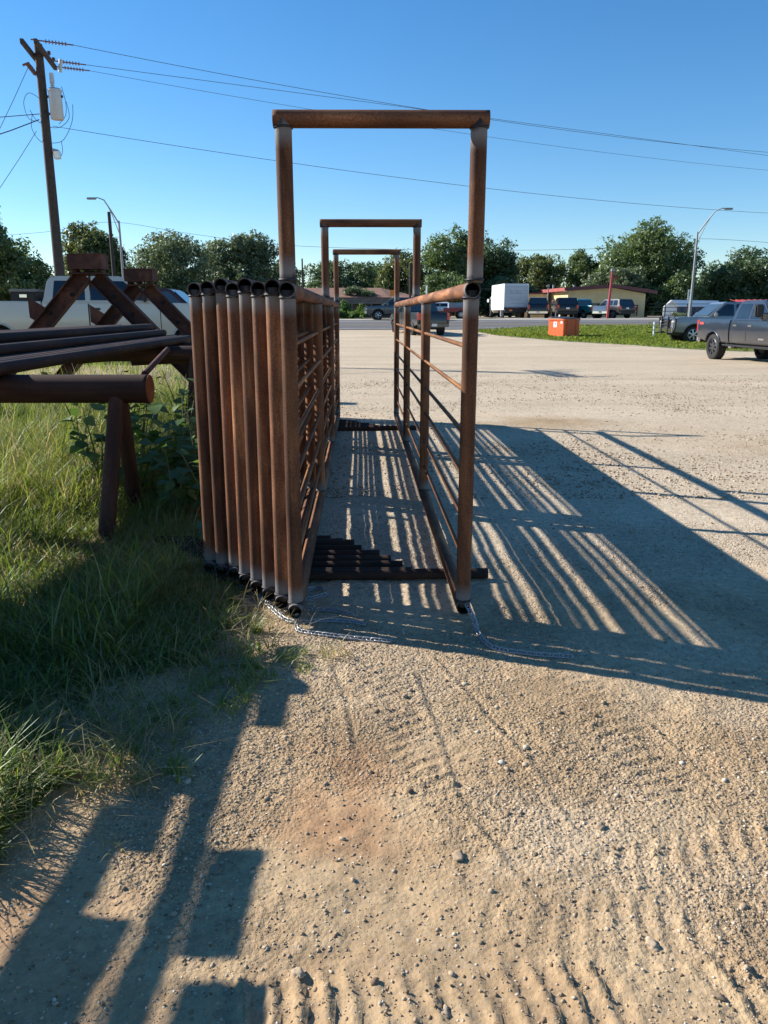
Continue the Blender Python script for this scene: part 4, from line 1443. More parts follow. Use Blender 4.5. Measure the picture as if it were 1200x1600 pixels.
def wheel_meshes(r, w, alloy, spokes):
    bm = bmesh.new()
    prof = [(-w / 2 * 0.75, r * 0.62), (-w / 2, r * 0.72), (-w / 2, r * 0.90), (-w / 2 * 0.82, r * 0.985), (-w * 0.2, r), (w * 0.2, r), (w / 2 * 0.82, r * 0.985), (w / 2, r * 0.90), (w / 2, r * 0.72), (w / 2 * 0.75, r * 0.62)]
    seg = 36
    rings = [[bm.verts.new((rr * math.cos(2 * PI * k / seg), y, rr * math.sin(2 * PI * k / seg))) for k in range(seg)] for y, rr in prof]
    for A, B in zip(rings[:-1], rings[1:]):
        for k in range(seg): bm.faces.new((A[k], A[(k + 1) % seg], B[(k + 1) % seg], B[k]))
    bmesh.ops.recalc_face_normals(bm, faces=bm.faces[:])
    for k in range(seg):          # tread blocks
        a = 2 * PI * (k + 0.5) / seg
        for s in (-1, 1):
            add_box(bm, (0, 0, 0), (r * 0.06, w * 0.36, 0.03), m=Matrix.Rotation(-a - s * 0.02, 4, 'Y') @ Matrix.Translation((r * 0.995, s * w * 0.25, 0)) @ Matrix.Rotation(PI / 2, 4, 'Y'))
    t = bpy.data.meshes.new('tyre')
    bm.to_mesh(t)
    bm.free()
    t.shade_smooth()
    t.set_sharp_from_angle(angle=math.radians(35))
    t.materials.append(TYRE)
    bm = bmesh.new()
    prof = [(-w * 0.30, r * 0.64), (w * 0.43, r * 0.655), (w * 0.46, r * 0.60), (w * 0.30, r * 0.57), (w * 0.12, r * 0.54)]
    rings = [[bm.verts.new((rr * math.cos(2 * PI * k / seg), y, rr * math.sin(2 * PI * k / seg))) for k in range(seg)] for y, rr in prof]
    for A, B in zip(rings[:-1], rings[1:]):
        for k in range(seg): bm.faces.new((A[k], A[(k + 1) % seg], B[(k + 1) % seg], B[k]))
    for k in range(spokes):
        a = 2 * PI * k / spokes
        M = Matrix.Rotation(a, 4, 'Y')
        pts = [(r * 0.1, w * 0.38, -r * 0.06), (r * 0.58, w * 0.33, -r * 0.09), (r * 0.58, w * 0.33, r * 0.09), (r * 0.1, w * 0.38, r * 0.06)]
        add_slab(bm, [M @ Vector(p) for p in pts], 0.04)
    add_cyl(bm, (0, w * 0.28, 0), (0, w * 0.42, 0), r * 0.16, r * 0.12, 14)
    bmesh.ops.recalc_face_normals(bm, faces=bm.faces[:])
    ri = bpy.data.meshes.new('rim')
    bm.to_mesh(ri)
    bm.free()
    ri.materials.append(alloy)
    bm = bmesh.new()
    add_cyl(bm, (0, -w * 0.3, 0), (0, w * 0.10, 0), r * 0.56, seg=24)
    hb = bpy.data.meshes.new('hub')
    bm.to_mesh(hb)
    bm.free()
    hb.materials.append(BLACK)
    return t, ri, hb


def vehicle(name, label, cat, loc, heading, paint, kind='pickup', L=5.85, W=2.0, Hh=1.95, lift=0.0, wr=0.40, ww=0.27, alloy=None, spokes=6,
            cab=1.95, cowl=None, belt=1.25, hood=1.16, group=None, chrome=True, full=True, tailgate_mat=None, side_mat=None, wheelbase=None, glass=None, roof_rake=0.95, bpr=None):
    """x runs from the rear bumper (0) to the front (L); heading is the direction of travel in the ground plane, radians from +X"""
    alloy = alloy or ALLOY
    glass = glass or GLASS
    root = empty(name, loc, 0, label, cat, group)
    root.rotation_euler = (0, 0, heading)
    off = Vector((-L / 2, 0, 0))

    def place(o):
        o.location = Vector(o.location) + off
        return o
    zb = 0.50 + lift
    bl, hd, rf = belt + lift, hood + lift, Hh + lift
    cowl = cowl or (L - 1.62)
    xr, xf = (1.22 if kind == 'pickup' else 0.98), L - 0.98
    R = wr * 1.22
    hw = W / 2

    def dfm(x, y, z):
        k = 1.0
        if z > bl: k *= 1 - 0.30 * (z - bl) - 0.02
        elif z > bl - 0.22: k *= 1 - 0.02 * ((z - bl + 0.22) / 0.22) ** 2
        elif z < 0.75 + lift: k *= 1 - 0.16 * (0.75 + lift - z) ** 1.5
        k *= 1 + 0.008 * math.sin((z - lift) * 9.0)
        if x > L - 1.0: k *= 1 - 0.11 * ((x - L + 1.0) / 1.0) ** 2.2
        if x < 0.5: k *= 1 - 0.05 * ((0.5 - x) / 0.5) ** 2
        return y * k

    def wellarc(xc):
        return arc(xc, wr, R, PI - math.asin(min(1, (zb - wr) / R)), math.asin(min(1, (zb - wr) / R)), 12)
    front = [(L - 0.06, zb + 0.03), (L - 0.0, zb + 0.25), (L, hd - 0.22), (L - 0.05, hd - 0.08), (L - 0.2, hd), (cowl + 0.5, hd + 0.055), (cowl, bl - 0.01)]
    smooth = 38
    if kind == 'pickup':
        xc = cab
        body = [(xc, zb)] + wellarc(xf) + front + [(xc, bl - 0.01)]
        place(bm_obj('body', shaped(body, -hw, hw, dfm, 0.035), paint, root, smooth=smooth))
        bt = bl + 0.02
        bed = [(0.10, zb + 0.10)] + wellarc(xr) + [(xc - 0.025, zb), (xc - 0.025, bt), (0.07, bt + 0.01), (0.05, bt - 0.2)]
        for s in (-1, 1):
            y0, y1 = sorted((s * (hw - 0.10), s * hw))
            place(bm_obj('bed_side', shaped(bed, y0, y1, dfm, 0.025), side_mat or paint, root, smooth=smooth))
        place(bm_obj('tailgate', shaped([(0.04, zb + 0.16), (0.12, zb + 0.16), (0.12, bt - 0.02), (0.06, bt - 0.01), (0.03, bt - 0.06)], -hw + 0.14, hw - 0.14, dfm, 0.015, False), tailgate_mat or paint, root, smooth=smooth))
        place(box('bed_floor', (xc / 2, 0, 0.86 + lift), (xc - 0.2, W - 0.24, 0.05), BLACK, root))
        place(box('bed_front', (xc - 0.04, 0, (zb + bt) / 2), (0.05, W - 0.22, bt - zb - 0.05), paint, root))
        cabo = [(xc + 0.0, bl - 0.03), (xc + 0.05, bl + 0.1), (xc + 0.13, rf - 0.14), (xc + 0.2, rf - 0.045), (xc + 0.4, rf), (cowl - roof_rake, rf + 0.005), (cowl - roof_rake + 0.16, rf - 0.05), (cowl + 0.0, bl - 0.03)]
        wx0, rear_top = xc + 0.13, xc + 0.2
        nosplit = xc + 0.08
    else:
        body = [(0.10, zb + 0.02)] + wellarc(xr) + wellarc(xf) + front + [(0.06, bl - 0.01), (0.0, bl - 0.25), (0.02, zb + 0.2)]
        place(bm_obj('body', shaped(body, -hw, hw, dfm, 0.04), paint, root, smooth=smooth))
        xc = 0.06
        cabo = [(xc, bl - 0.03), (xc + 0.05, bl + 0.1), (xc + 0.22, rf - 0.12), (xc + 0.34, rf - 0.03), (xc + 0.6, rf), (cowl - roof_rake, rf - 0.01), (cowl - roof_rake + 0.16, rf - 0.06), (cowl + 0.0, bl - 0.03)]
        wx0, rear_top = xc + 0.22, xc + 0.3
    place(bm_obj('cab', shaped(cabo, -hw, hw, dfm, 0.03), paint, root, smooth=smooth))

    def front_x(z):          # x of the windscreen line at height z
        return cowl - (roof_rake - 0.14) * (z - bl) / (rf - 0.05 - bl)

    z0, z1 = bl + 0.045, rf - 0.11
    # side windows
    start = wx0 + 0.10
    end = cowl - 0.12
    n_doors = 2
    span = end - start
    bp = start + span * (bpr or (0.47 if kind != 'pickup' else (0.44 if cab < 2.2 else 0.36)))
    wins = [(start, bp - 0.06, False), (bp + 0.06, end, True)]
    if kind == 'suv':
        a = start + span * 0.24
        wins = [(start, a - 0.05, False), (a + 0.05, bp + 0.22, False), (bp + 0.34, end, True)]
    for s in (-1, 1):
        for (x0, x1, fr) in wins:
            if fr:
                o = [(x0, z0), (front_x(z0) - 0.16, z0), (front_x(z1) - 0.14, z1), (x0, z1)]
            elif x0 == start:
                o = [(x0 + 0.02, z0), (x1, z0), (x1, z1), (x0 + 0.08, z1)]
            else:
                o = [(x0, z0), (x1, z0), (x1, z1), (x0, z1)]
            y0, y1 = sorted((s * (hw - 0.03), s * (hw + 0.006)))
            place(bm_obj('side_window', shaped(o, y0, y1, dfm, 0, True), glass, root))
        # doors: panels slightly proud so their edges read as gaps
        dlo = zb + 0.06
        dx = [(wins[-2][0] - 0.02 if kind == 'suv' else start - 0.08, wins[-1][0] - 0.065), (wins[-1][0] - 0.045, min(cowl + 0.02, xf - R - 0.04))]
        for (x0, x1) in dx:
            o = [(x0, dlo + 0.04), (x0 + 0.04, dlo), (x1 - 0.03, dlo), (x1, dlo + 0.04), (x1, bl - 0.03), (x0, bl - 0.03)]
            if kind == 'suv' and x0 < xr + R + 0.05:
                o = [(max(x0, xr + R * 0.5), zb + 0.42), (xr + R + 0.03, dlo), (x1 - 0.03, dlo), (x1, dlo + 0.04), (x1, bl - 0.03), (x0, bl - 0.03)]
            y0, y1 = sorted((s * (hw - 0.03), s * (hw + 0.007)))
            dr = place(bm_obj('door', shaped(o, y0, y1, dfm, 0.005), paint, root, smooth=smooth))
            og = [(x0 - 0.014, dlo + 0.02), (x1 + 0.014, dlo + 0.02), (x1 + 0.014, bl - 0.04), (x0 - 0.014, bl - 0.04)]
            y0, y1 = sorted((s * (hw - 0.03), s * (hw + 0.0025)))
            if not (kind == 'suv' and x0 < xr + R + 0.05):
                place(bm_obj('door_gap', shaped(og, y0, y1, dfm, 0), BLACK, root))
            h_ = box('handle', (x0 + 0.16, s * (hw + 0.012), bl - 0.16), (0.2, 0.03, 0.05), CHROME if chrome else BLACK, dr, 0.01)
        # mirror
        mb = place(box('mirror', (cowl - 0.32, s * (hw + 0.10), bl + 0.10), (0.13, 0.22, 0.20), BLACK if not chrome else paint, root, 0.04))
        # rocker and tail lamp, head lamp
        place(box('running_board', ((xr + xf) / 2 + 0.1, s * (hw - 0.06), zb - 0.08), (xf - xr - 2 * R - 0.1, 0.14, 0.05), BLACK, root, 0.015))
        if kind == 'pickup':
            place(box('tail_lamp', (0.075, s * (hw * 0.95 - 0.075), bl - 0.20), (0.16, 0.17, 0.40), REDLIGHT, root, 0.02))
        else:
            place(box('tail_lamp', (0.08, s * (hw * 0.95 - 0.10), bl - 0.16), (0.2, 0.19, 0.34), REDLIGHT, root, 0.03))
        place(box('head_lamp', (L - 0.13, s * (hw * 0.80 - 0.06), hd - 0.22), (0.26, 0.34, 0.20), LAMPGLASS, root, 0.04))
        # wheel arch trims
        for xc_ in (xr, xf):
            pts = arc(xc_, wr, R + 0.012, PI - math.asin(min(1, (zb - wr) / R)), math.asin(min(1, (zb - wr) / R)), 14)
            P = [Vector((x, dfm(x, s * (hw + 0.004), z), z)) for x, z in pts]
            place(bm_obj('arch_trim', poly_tube(P, 0.026, 6), BLACK if kind == 'suv' else paint, root, smooth=60))
    # windscreen and back glass
    za, zb_ = bl + 0.05, rf - 0.10

    def across(xa, z_a, xb, z_b, ins):
        ya, yb = dfm(1.5, hw, z_a) - ins, dfm(1.5, hw, z_b) - ins
        return [(xa, -ya, z_a), (xa, ya, z_a), (xb, yb, z_b), (xb, -yb, z_b)]
    place(bm_obj('windscreen', slab(across(front_x(za) + 0.03, za, front_x(zb_) + 0.03, zb_, 0.11), 0.02), GLASS_LIGHT if glass is GLASS else glass, root))
    xa = (xc + 0.05) if kind == 'pickup' else xc + 0.075
    xb = (xc + 0.125) if kind == 'pickup' else xc + 0.21
    place(bm_obj('rear_window', slab(across(xa - 0.012, bl + 0.10, xb - 0.012, rf - 0.14, 0.14), 0.03), glass, root))
    # bumpers, grille, plates
    bmcol = CHROME if chrome else paint
    place(box('rear_bumper', (0.02, 0, zb + 0.05), (0.22, W * 0.90, 0.20), bmcol if kind == 'pickup' else BLACK, root, 0.04))
    place(box('front_bumper', (L - 0.02, 0, zb + 0.12), (0.22, W * 0.86, 0.26), bmcol, root, 0.06))
    gr = place(box('grille', (L - 0.01, 0, hd - 0.26), (0.07, W * 0.56, 0.36), BLACK, root, 0.02))
    for k in (-1, 0, 1): box('bar', (0.035, 0, k * 0.10), (0.03, W * 0.52, 0.035), CHROME if chrome else BLACK, gr)
    place(box('licence_plate', (-0.095 if kind == 'pickup' else -0.012, 0.0, zb + (0.07 if kind == 'pickup' else 0.42)), (0.012, 0.31, 0.15), WHITE, root))
    # underbody
    place(box('chassis', (L / 2, 0, zb + 0.0), (L - 0.7, W - 0.50, 0.28), BLACK, root))
    place(box('wheel_well', (xr, 0, wr + 0.22), (2 * R - 0.1, W - 0.5, 0.5), BLACK, root))
    place(box('wheel_well', (xf, 0, wr + 0.22), (2 * R - 0.1, W - 0.5, 0.5), BLACK, root))
    ax = place(cyl('axle', (xr, -hw + 0.2, wr), (xr, hw - 0.2, wr), 0.06, BLACK, root, 8))
    t, ri, hb = wheel_meshes(wr, ww, alloy, spokes)
    for xx in (xr, xf):
        for s in (-1, 1):
            w = link('wheel', hb, None, root, (xx - L / 2, s * (hw - ww / 2 - 0.015), wr), (0, rnd.uniform(0, 1), 0 if s > 0 else PI))
            link('tyre', t, None, w)
            link('rim', ri, None, w)
    return root


def vpos(px, Y, extra=0.0):
    x = gx(px, Y, 0.9)
    return Vector((x, Y, float(hz(x, Y)) + extra))


def at_part(root, lx, ly, px, Y):
    """shift a vehicle so that its local point (lx, ly) stands on the sight line of pixel column px at depth Y"""
    h = root.rotation_euler.z
    ox, oy = lx * math.cos(h) - ly * math.sin(h), lx * math.sin(h) + ly * math.cos(h)
    x, y = gx(px, Y, 0.5) - ox, Y - oy
    root.location = (x, y, float(hz(gx(px, Y, 0.5), Y)))


P_STORM = car_paint('slate_blue_grey_paint', (0.016, 0.022, 0.035), 0.15)
P_SILVER = car_paint('gunmetal_silver_paint', (0.24, 0.26, 0.285), 0.35)
P_BEIGE = car_paint('pale_beige_paint', (0.60, 0.55, 0.45), 0.15)
P_MAROON = car_paint('dark_maroon_paint', (0.075, 0.018, 0.014), 0.3)
P_BLACK = car_paint('black_paint', (0.010, 0.010, 0.012), 0.2)
P_TEAL = car_paint('teal_paint', (0.03, 0.24, 0.25), 0.2)
P_CHAR = car_paint('charcoal_paint', (0.045, 0.050, 0.058), 0.5)
P_WHITE = car_paint('white_vehicle_paint', (0.66, 0.66, 0.65), 0.05)
P_GREYBLUE = car_paint('mid_grey_blue_paint', (0.07, 0.085, 0.105), 0.5)

# lifted dark pickup at the right edge
v = vehicle('pickup_truck', 'lifted dark slate crew cab pickup entering at the right edge', 'pickup', (0, 0, 0), math.radians(-85), P_STORM, 'pickup', L=6.3, W=2.03, Hh=1.80, lift=0.08, wr=0.41, ww=0.31,
            alloy=ALLOY_DARK, spokes=8, cab=2.25, belt=1.20, hood=1.16, cowl=4.62, bpr=0.38)
at_part(v, 1.22 - 3.15, -1.0, 1113, 26.2)
# hitch, exhaust and lettering strip on the bed side
box('hitch_ball', (-3.15 - 0.2, 0, 0.52), (0.3, 0.08, 0.08), BLACK, v)
cyl('exhaust', (-1.0, -0.7, 0.5), (-0.9, -0.95, 0.46), 0.06, ALLOY, v, 10)
box('emblem', (-2.72, -1.019, 1.16), (0.26, 0.006, 0.075), SIGNRED, v)
box('emblem', (0.95, -1.021, 0.74), (0.30, 0.006, 0.05), CHROME, v)
for s in (-1, 1):
    tm = box('tow_mirror', (1.12, s * 1.28, 1.56), (0.16, 0.26, 0.36), BLACK, v, 0.04)
    box('mirror_arm', (0, -s * 0.18, -0.08), (0.06, 0.2, 0.05), BLACK, tm)
    box('mirror_glass', (-0.082, 0, 0.04), (0.006, 0.2, 0.24), CHROME, tm)

# silver pickup with black grille guard
v = vehicle('pickup_truck', 'gunmetal silver pickup with a black grille guard facing left on the grass', 'pickup', (0, 0, 0), math.radians(181), P_SILVER, 'pickup', L=5.85, W=2.03, Hh=1.93, wr=0.41, ww=0.28, spokes=6, cab=1.75, belt=1.24, hood=1.20, cowl=4.25, alloy=ALLOY)
at_part(v, 5.85 / 2 - 0.98, 1.0, 1084, 38)
gg = box('grille_guard', (2.98, 0, 0.86), (0.06, 0.9, 0.06), BLACK, v)
for s in (-1, 1):
    box('upright', (0.02, s * 0.42, -0.02), (0.08, 0.09, 0.86), BLACK, gg, 0.02)
    P = [(0.0, s * 0.42, -0.35), (-0.03, s * 0.98, -0.36), (-0.10, s * 1.03, -0.1), (-0.10, s * 1.03, 0.26), (-0.03, s * 0.95, 0.34), (0.0, s * 0.42, 0.36)]
    bm_obj('lamp_hoop', poly_tube(P, 0.045, 8), BLACK, gg, smooth=60)
for zz in (-0.3, -0.15, 0.15, 0.3): box('crossbar', (0, 0, zz), (0.05, 0.82, 0.035), BLACK, gg)
box('bumper_light', (2.93, 0.5, 0.56), (0.1, 0.22, 0.1), LAMPGLASS, v, 0.02)

# dark grey pickup leaving towards the road
v = vehicle('pickup_truck', 'dark grey pickup driving off the lot towards the road, seen past the lone panel', 'pickup', (0, 0, 0), math.radians(106), P_CHAR, 'pickup', L=5.8, W=2.02, Hh=1.95, wr=0.41, ww=0.29, cab=1.95, tailgate_mat=P_BLACK, alloy=ALLOY_DARK, lift=0.04, chrome=False)
at_part(v, -2.9, 0.0, 678, 45.5)
box('emblem', (-2.9 + 0.022, 0.30, 1.10), (0.008, 0.14, 0.16), CHROME, v, 0.003)

# suv on the road
v = vehicle('suv', 'grey suv driving left along the highway seen through the arches', 'suv', (0, 0, 0), math.radians(186), P_GREYBLUE, 'suv', L=4.85, W=1.94, Hh=1.76, wr=0.385, belt=1.14, hood=1.08, cowl=3.45, spokes=5)
at_part(v, 4.85 / 2 - 0.98, 0.95, 591, 63.2)

# row parked in front of the yellow building
v = vehicle('pickup_truck', 'black pickup parked tail to the road beside the box truck', 'pickup', (0, 0, 0), math.radians(80), P_BLACK, 'pickup', L=5.8, W=2.02, Hh=1.95, cab=1.95, chrome=True)
at_part(v, -2.9, 0, 840, 75.5)
v = vehicle('suv', 'black suv parked tail to the road behind the orange dumpster', 'suv', (0, 0, 0), math.radians(84), P_BLACK, 'suv', L=5.1, W=2.02, Hh=1.88, wr=0.39, belt=1.2, hood=1.14, cowl=3.65)
at_part(v, -2.5, 0, 886, 73)
v = vehicle('pickup_truck', 'old teal pickup with white tailgate parked at the yellow building', 'pickup', (0, 0, 0), math.radians(112), P_TEAL, 'pickup', L=5.4, W=1.98, Hh=1.80, wr=0.37, cab=2.3, belt=1.14, hood=1.06, tailgate_mat=P_WHITE, cowl=4.0, roof_rake=0.75)
at_part(v, -2.7, 0, 936, 74)
v = vehicle('suv', 'black boxy suv parked tail to the road under the dark windows', 'suv', (0, 0, 0), math.radians(112), P_BLACK, 'suv', L=4.7, W=1.9, Hh=1.76, wr=0.37, belt=1.12, hood=1.06, cowl=3.3)
at_part(v, -2.35, 0, 979, 74)

# left side: beige pickup, maroon suv, dark suv, small car
v = vehicle('pickup_truck', 'beige pickup with black toolbox in its bed behind the channel stands', 'pickup', (0, 0, 0), math.radians(13), P_BEIGE, 'pickup', L=6.75, W=2.03, Hh=1.93, lift=0.10, wr=0.42, ww=0.28, cab=2.3, belt=1.32, hood=1.25, cowl=5.0, chrome=False, roof_rake=0.9, bpr=0.35)
at_part(v, 2.3 - 3.375, -1.0, 73, 19.0)
v.location.z += 0.0
tb = box('toolbox', (2.3 - 3.375 - 0.40, 0, 1.54), (0.56, 1.86, 0.26), BLACK, v, 0.03)
box('toolbox_lid', (0, 0, 0.15), (0.62, 1.92, 0.06), plain('tread_plate', (0.20, 0.20, 0.21), 0.4, 0.6, 0.2, 30), tb, 0.02)
box('latch', (0.0, -0.94, 0.02), (0.16, 0.02, 0.07), CHROME, tb)
v = vehicle('suv', 'dark maroon suv parked beyond the beige pickup', 'suv', (0, 0, 0), math.radians(2), P_MAROON, 'suv', L=5.2, W=2.0, Hh=1.97, wr=0.39, belt=1.2, hood=1.15, cowl=3.65, glass=GLASS_LIGHT)
at_part(v, 3.6 - 2.55, -1.0, 310, 25.0)
v = vehicle('suv', 'dark suv roof showing far behind the maroon suv', 'suv', (0, 0, 0), math.radians(184), P_CHAR, 'suv', L=4.8, W=1.95, Hh=1.75, belt=1.14, hood=1.06, cowl=3.4)
at_part(v, 0, 0, 318, 44)
v = vehicle('parked_car', 'pale blue car roof just visible at the left edge behind the beige pickup', 'car', (0, 0, 0), math.radians(2), P_WHITE, 'suv', L=4.6, W=1.85, Hh=1.62, wr=0.33, belt=1.0, hood=0.92, cowl=3.2)
at_part(v, 0.9, 0, -6, 30)

# box truck
bx = vpos(806, 78)
bt_ = empty('box_truck', bx, math.radians(4), 'white box truck parked with its back to the road', 'truck')
TBOX = plain('white_box_panel', (0.70, 0.71, 0.71), 0.45, 0.05, 0.06, 1.0)
tw = (824 - 787) / F * 79
box('cargo_box', (0, 3.2, 2.02), (tw, 6.0, 2.5), TBOX, bt_, 0.03)
rd_ = box('roll_door', (0, 0.18, 2.0), (tw - 0.34, 0.05, 2.2), plain('grey_roll_door', (0.52, 0.55, 0.58), 0.5, 0.1, 0.06, 1.0), bt_)
for k in range(7): box('slat_joint', (0, -0.03, -0.95 + k * 0.32), (tw - 0.36, 0.012, 0.02), plain('door_groove', (0.30, 0.32, 0.34), 0.6), rd_)
FADED = plain('faded_lettering', (0.26, 0.29, 0.33), 0.7, 0, 0.2, 3)
for (zz, hh, glyphs) in ((0.45, 0.30, 'ea&w'), (-0.15, 0.20, 'mover'), (-0.55, 0.08, 'local')):
    xx = -0.62 if hh > 0.1 else -0.55
    for _ in range(int(1.3 / (hh * 0.95))):
        k = rnd.random()
        box('faded_letter', (xx, -0.03, zz), (hh * 0.14, 0.008, hh), FADED, rd_)
        box('faded_letter', (xx + hh * 0.32, -0.03, zz + (hh * 0.36 if k > .4 else -hh * 0.36)), (hh * 0.42, 0.008, hh * 0.16), FADED, rd_)
        if k > 0.3: box('faded_letter', (xx + hh * 0.5, -0.03, zz - hh * 0.1), (hh * 0.14, 0.008, hh * 0.7), FADED, rd_)
        xx += hh * 0.95
box('frame_post', (-tw / 2 + 0.06, 0.16, 2.02), (0.1, 0.08, 2.46), TBOX, bt_)
box('frame_post', (tw / 2 - 0.06, 0.16, 2.02), (0.1, 0.08, 2.46), TBOX, bt_)
box('lift_gate', (0, 0.1, 0.72), (tw * 0.92, 0.2, 0.34), BLACK, bt_)
box('rear_sill', (0, 0.1, 0.95), (tw, 0.16, 0.12), RUST_DARK, bt_)
for xx in (-0.8, 0.0, 0.85): box('marker_lamp', (xx, 0.0, 0.96), (0.12, 0.04, 0.06), REDLIGHT, bt_)
box('licence_plate', (-0.55, -0.02, 0.74), (0.3, 0.02, 0.16), AMBER, bt_)
box('cab_body', (0, 7.2, 1.35), (2.0, 1.9, 1.7), P_WHITE, bt_, 0.1)
for s in (-1, 1):
    m_ = box('mirror', (s * (tw / 2 + 0.28), 6.6, 1.75), (0.2, 0.12, 0.34), CHROME, bt_, 0.03)
    box('mirror_arm', (-s * 0.2, 0, 0), (0.25, 0.04, 0.04), BLACK, m_)
t_m, r_m, h_m = wheel_meshes(0.42, 0.28, ALLOY, 8)
for yy in (1.6, 7.0):
    for s in (-1, 1):
        w = link('wheel', h_m, None, bt_, (s * (tw / 2 - 0.2), yy, 0.42), (0, 0, -PI / 2 if s > 0 else PI / 2))
        link('tyre', t_m, None, w)
        link('rim', r_m, None, w)
box('chassis', (0, 4, 0.62), (0.9, 7.5, 0.25), BLACK, bt_)
box('step', (-tw / 2 - 0.1, 0.5, 0.45), (0.25, 0.3, 0.5), GALV_DULL, bt_)

# farm trailer with a blue-grey box, red frame and clutter, behind the leaving pickup
tr = empty('farm_trailer', vpos(709, 70), 0, 'red framed trailer carrying a blue grey box beyond the leaving pickup', 'trailer')
TRRED = plain('faded_red_frame', (0.33, 0.06, 0.05), 0.7, 0, 0.2, 2)
TRBLUE = plain('blue_grey_box', (0.20, 0.27, 0.31), 0.6, 0, 0.12, 2)
box('deck', (0, 0, 0.62), (3.4, 1.8, 0.10), TRRED, tr)
box('rail', (0.2, -0.9, 0.80), (2.4, 0.05, 0.26), TRRED, tr)
box('cargo_box', (0.15, 0.1, 1.12), (1.3, 1.4, 0.52), TRBLUE, tr, 0.02)
box('drawbar', (-2.1, 0, 0.58), (1.0, 0.12, 0.12), TRRED, tr)
box('stake', (-1.3, -0.88, 0.95), (0.06, 0.06, 0.6), GALV_DULL, tr)
for k in range(4): cyl('axle_part', (-0.4 + 0.35 * k, -0.95, 0.40), (-0.4 + 0.35 * k, 0.9, 0.40), 0.07, RUST_RED, tr, 8)
for xx in (0.55, 1.15):
    for s in (-1, 1):
        w = link('wheel', h_m, None, tr, (xx, s * 0.95, 0.36), (0, 0, 0 if s > 0 else PI))
        w.scale = (0.85, 0.8, 0.85)
        link('tyre', t_m, None, w)
        link('rim', r_m, None, w)
v = vehicle('parked_car', 'white car half hidden left of the farm trailer', 'car', (0, 0, 0), math.radians(95), P_WHITE, 'suv', L=4.5, W=1.85, Hh=1.5, wr=0.33, belt=0.98, hood=0.9, cowl=3.1)
at_part(v, -2.2, 0, 688, 74)
v = vehicle('parked_car', 'dark car parked between the farm trailer and the lone panel post', 'car', (0, 0, 0), math.radians(86), P_BLACK, 'suv', L=4.5, W=1.85, Hh=1.5, wr=0.33, belt=0.98, hood=0.9, cowl=3.1)
at_part(v, -2.2, 0, 731, 75)
# ------------------------------------------------------------------ trees
def crown_mesh(seed, rx, ry, rz, lobes, n, leaf, lean=0.0):
    """leaf clumps spread through an uneven volume of lobes; crown centre at the origin"""
    r = np.random.default_rng(seed)
    C, Rr = [], []
    for i in range(lobes):
        for _ in range(40):
            d = r.normal(size=3)
            d /= np.linalg.norm(d)
            q = d * (0.25 + 0.62 * r.random() ** 0.45)
            if q[2] > -0.75: break
        s = 0.20 + 0.22 * r.random()
        C.append([q[0] * rx + lean * q[2] * rx, q[1] * ry, q[2] * rz])
        Rr.append(s)
    C, Rr = np.array(C), np.array(Rr)
    # twigs: small clusters on the lobe shells, with leaves around each
    nt_ = n // 14
    li = r.integers(0, lobes, nt_)
    d = r.normal(size=(nt_, 3))
    d /= np.linalg.norm(d, axis=1)[:, None]
    rad = Rr[li] * (0.45 + 0.62 * r.random(nt_) ** 0.5)
    T = C[li] + d * rad[:, None] * np.array([rx, ry, rz])
    tl = r.random(nt_)
    lobe_t = r.random(lobes)
    ti = np.repeat(np.arange(nt_), 14)
    nn = len(ti)
    P = T[ti] + r.normal(size=(nn, 3)) * np.array([leaf * 1.25, leaf * 1.25, leaf * 0.9])
    nd = d[ti] * 0.8 + r.normal(size=(nn, 3)) * 0.75 + np.array([0, 0, 0.25])
    nd /= np.linalg.norm(nd, axis=1)[:, None]
    a = np.cross(nd, r.normal(size=(nn, 3)))
    a /= np.linalg.norm(a, axis=1)[:, None]
    b = np.cross(nd, a)
    s = leaf * (0.45 + 0.75 * r.random(nn))[:, None]
    V = np.stack([P - a * s, P + a * s * 0.9 - b * s * 0.62, P + a * s * 0.75 + b * s * 0.62], 1).reshape(-1, 3)
    Fc = np.arange(nn * 3).reshape(-1, 3)
    tint = np.clip(0.40 * r.random(nn) + 0.30 * tl[ti] + 0.30 * lobe_t[li[ti]], 0, 1)
    return np_mesh('crown', V, Fc, tint), C


def trunk_bm(h0, hc, r0, C, seed):
    r = random.Random(seed)
    bm = bmesh.new()
    top = Vector((r.uniform(-.3, .3), r.uniform(-.3, .3), hc * 0.95))
    add_poly_tube(bm, [Vector((0, 0, -0.3)), Vector((r.uniform(-.1, .1), 0, h0 * 0.5)), Vector((r.uniform(-.2, .2), r.uniform(-.2, .2), h0)), top], r0, 8, [r0 * 1.25, r0, r0 * 0.85, r0 * 0.4])
    for i in r.sample(range(len(C)), min(9, len(C))):
        c = Vector(C[i]) + Vector((0, 0, hc))
        s = Vector((0, 0, h0 * r.uniform(0.8, 1.3)))
        m = s.lerp(c, 0.5) + Vector((r.uniform(-.3, .3), r.uniform(-.3, .3), 0.2))
        add_poly_tube(bm, [s, m, c], r0 * 0.4, 6, [r0 * 0.45, r0 * 0.28, r0 * 0.1])
    return bm


LEAF_OLIVE = leaf_mat('olive_tree_leaf', (0.055, 0.075, 0.022), (0.10, 0.125, 0.034), (0.18, 0.20, 0.065), 0.36, 0.05)
LEAF_DEEP = leaf_mat('deep_green_tree_leaf', (0.036, 0.068, 0.027), (0.065, 0.108, 0.042), (0.125, 0.17, 0.07), 0.34, 0.05)


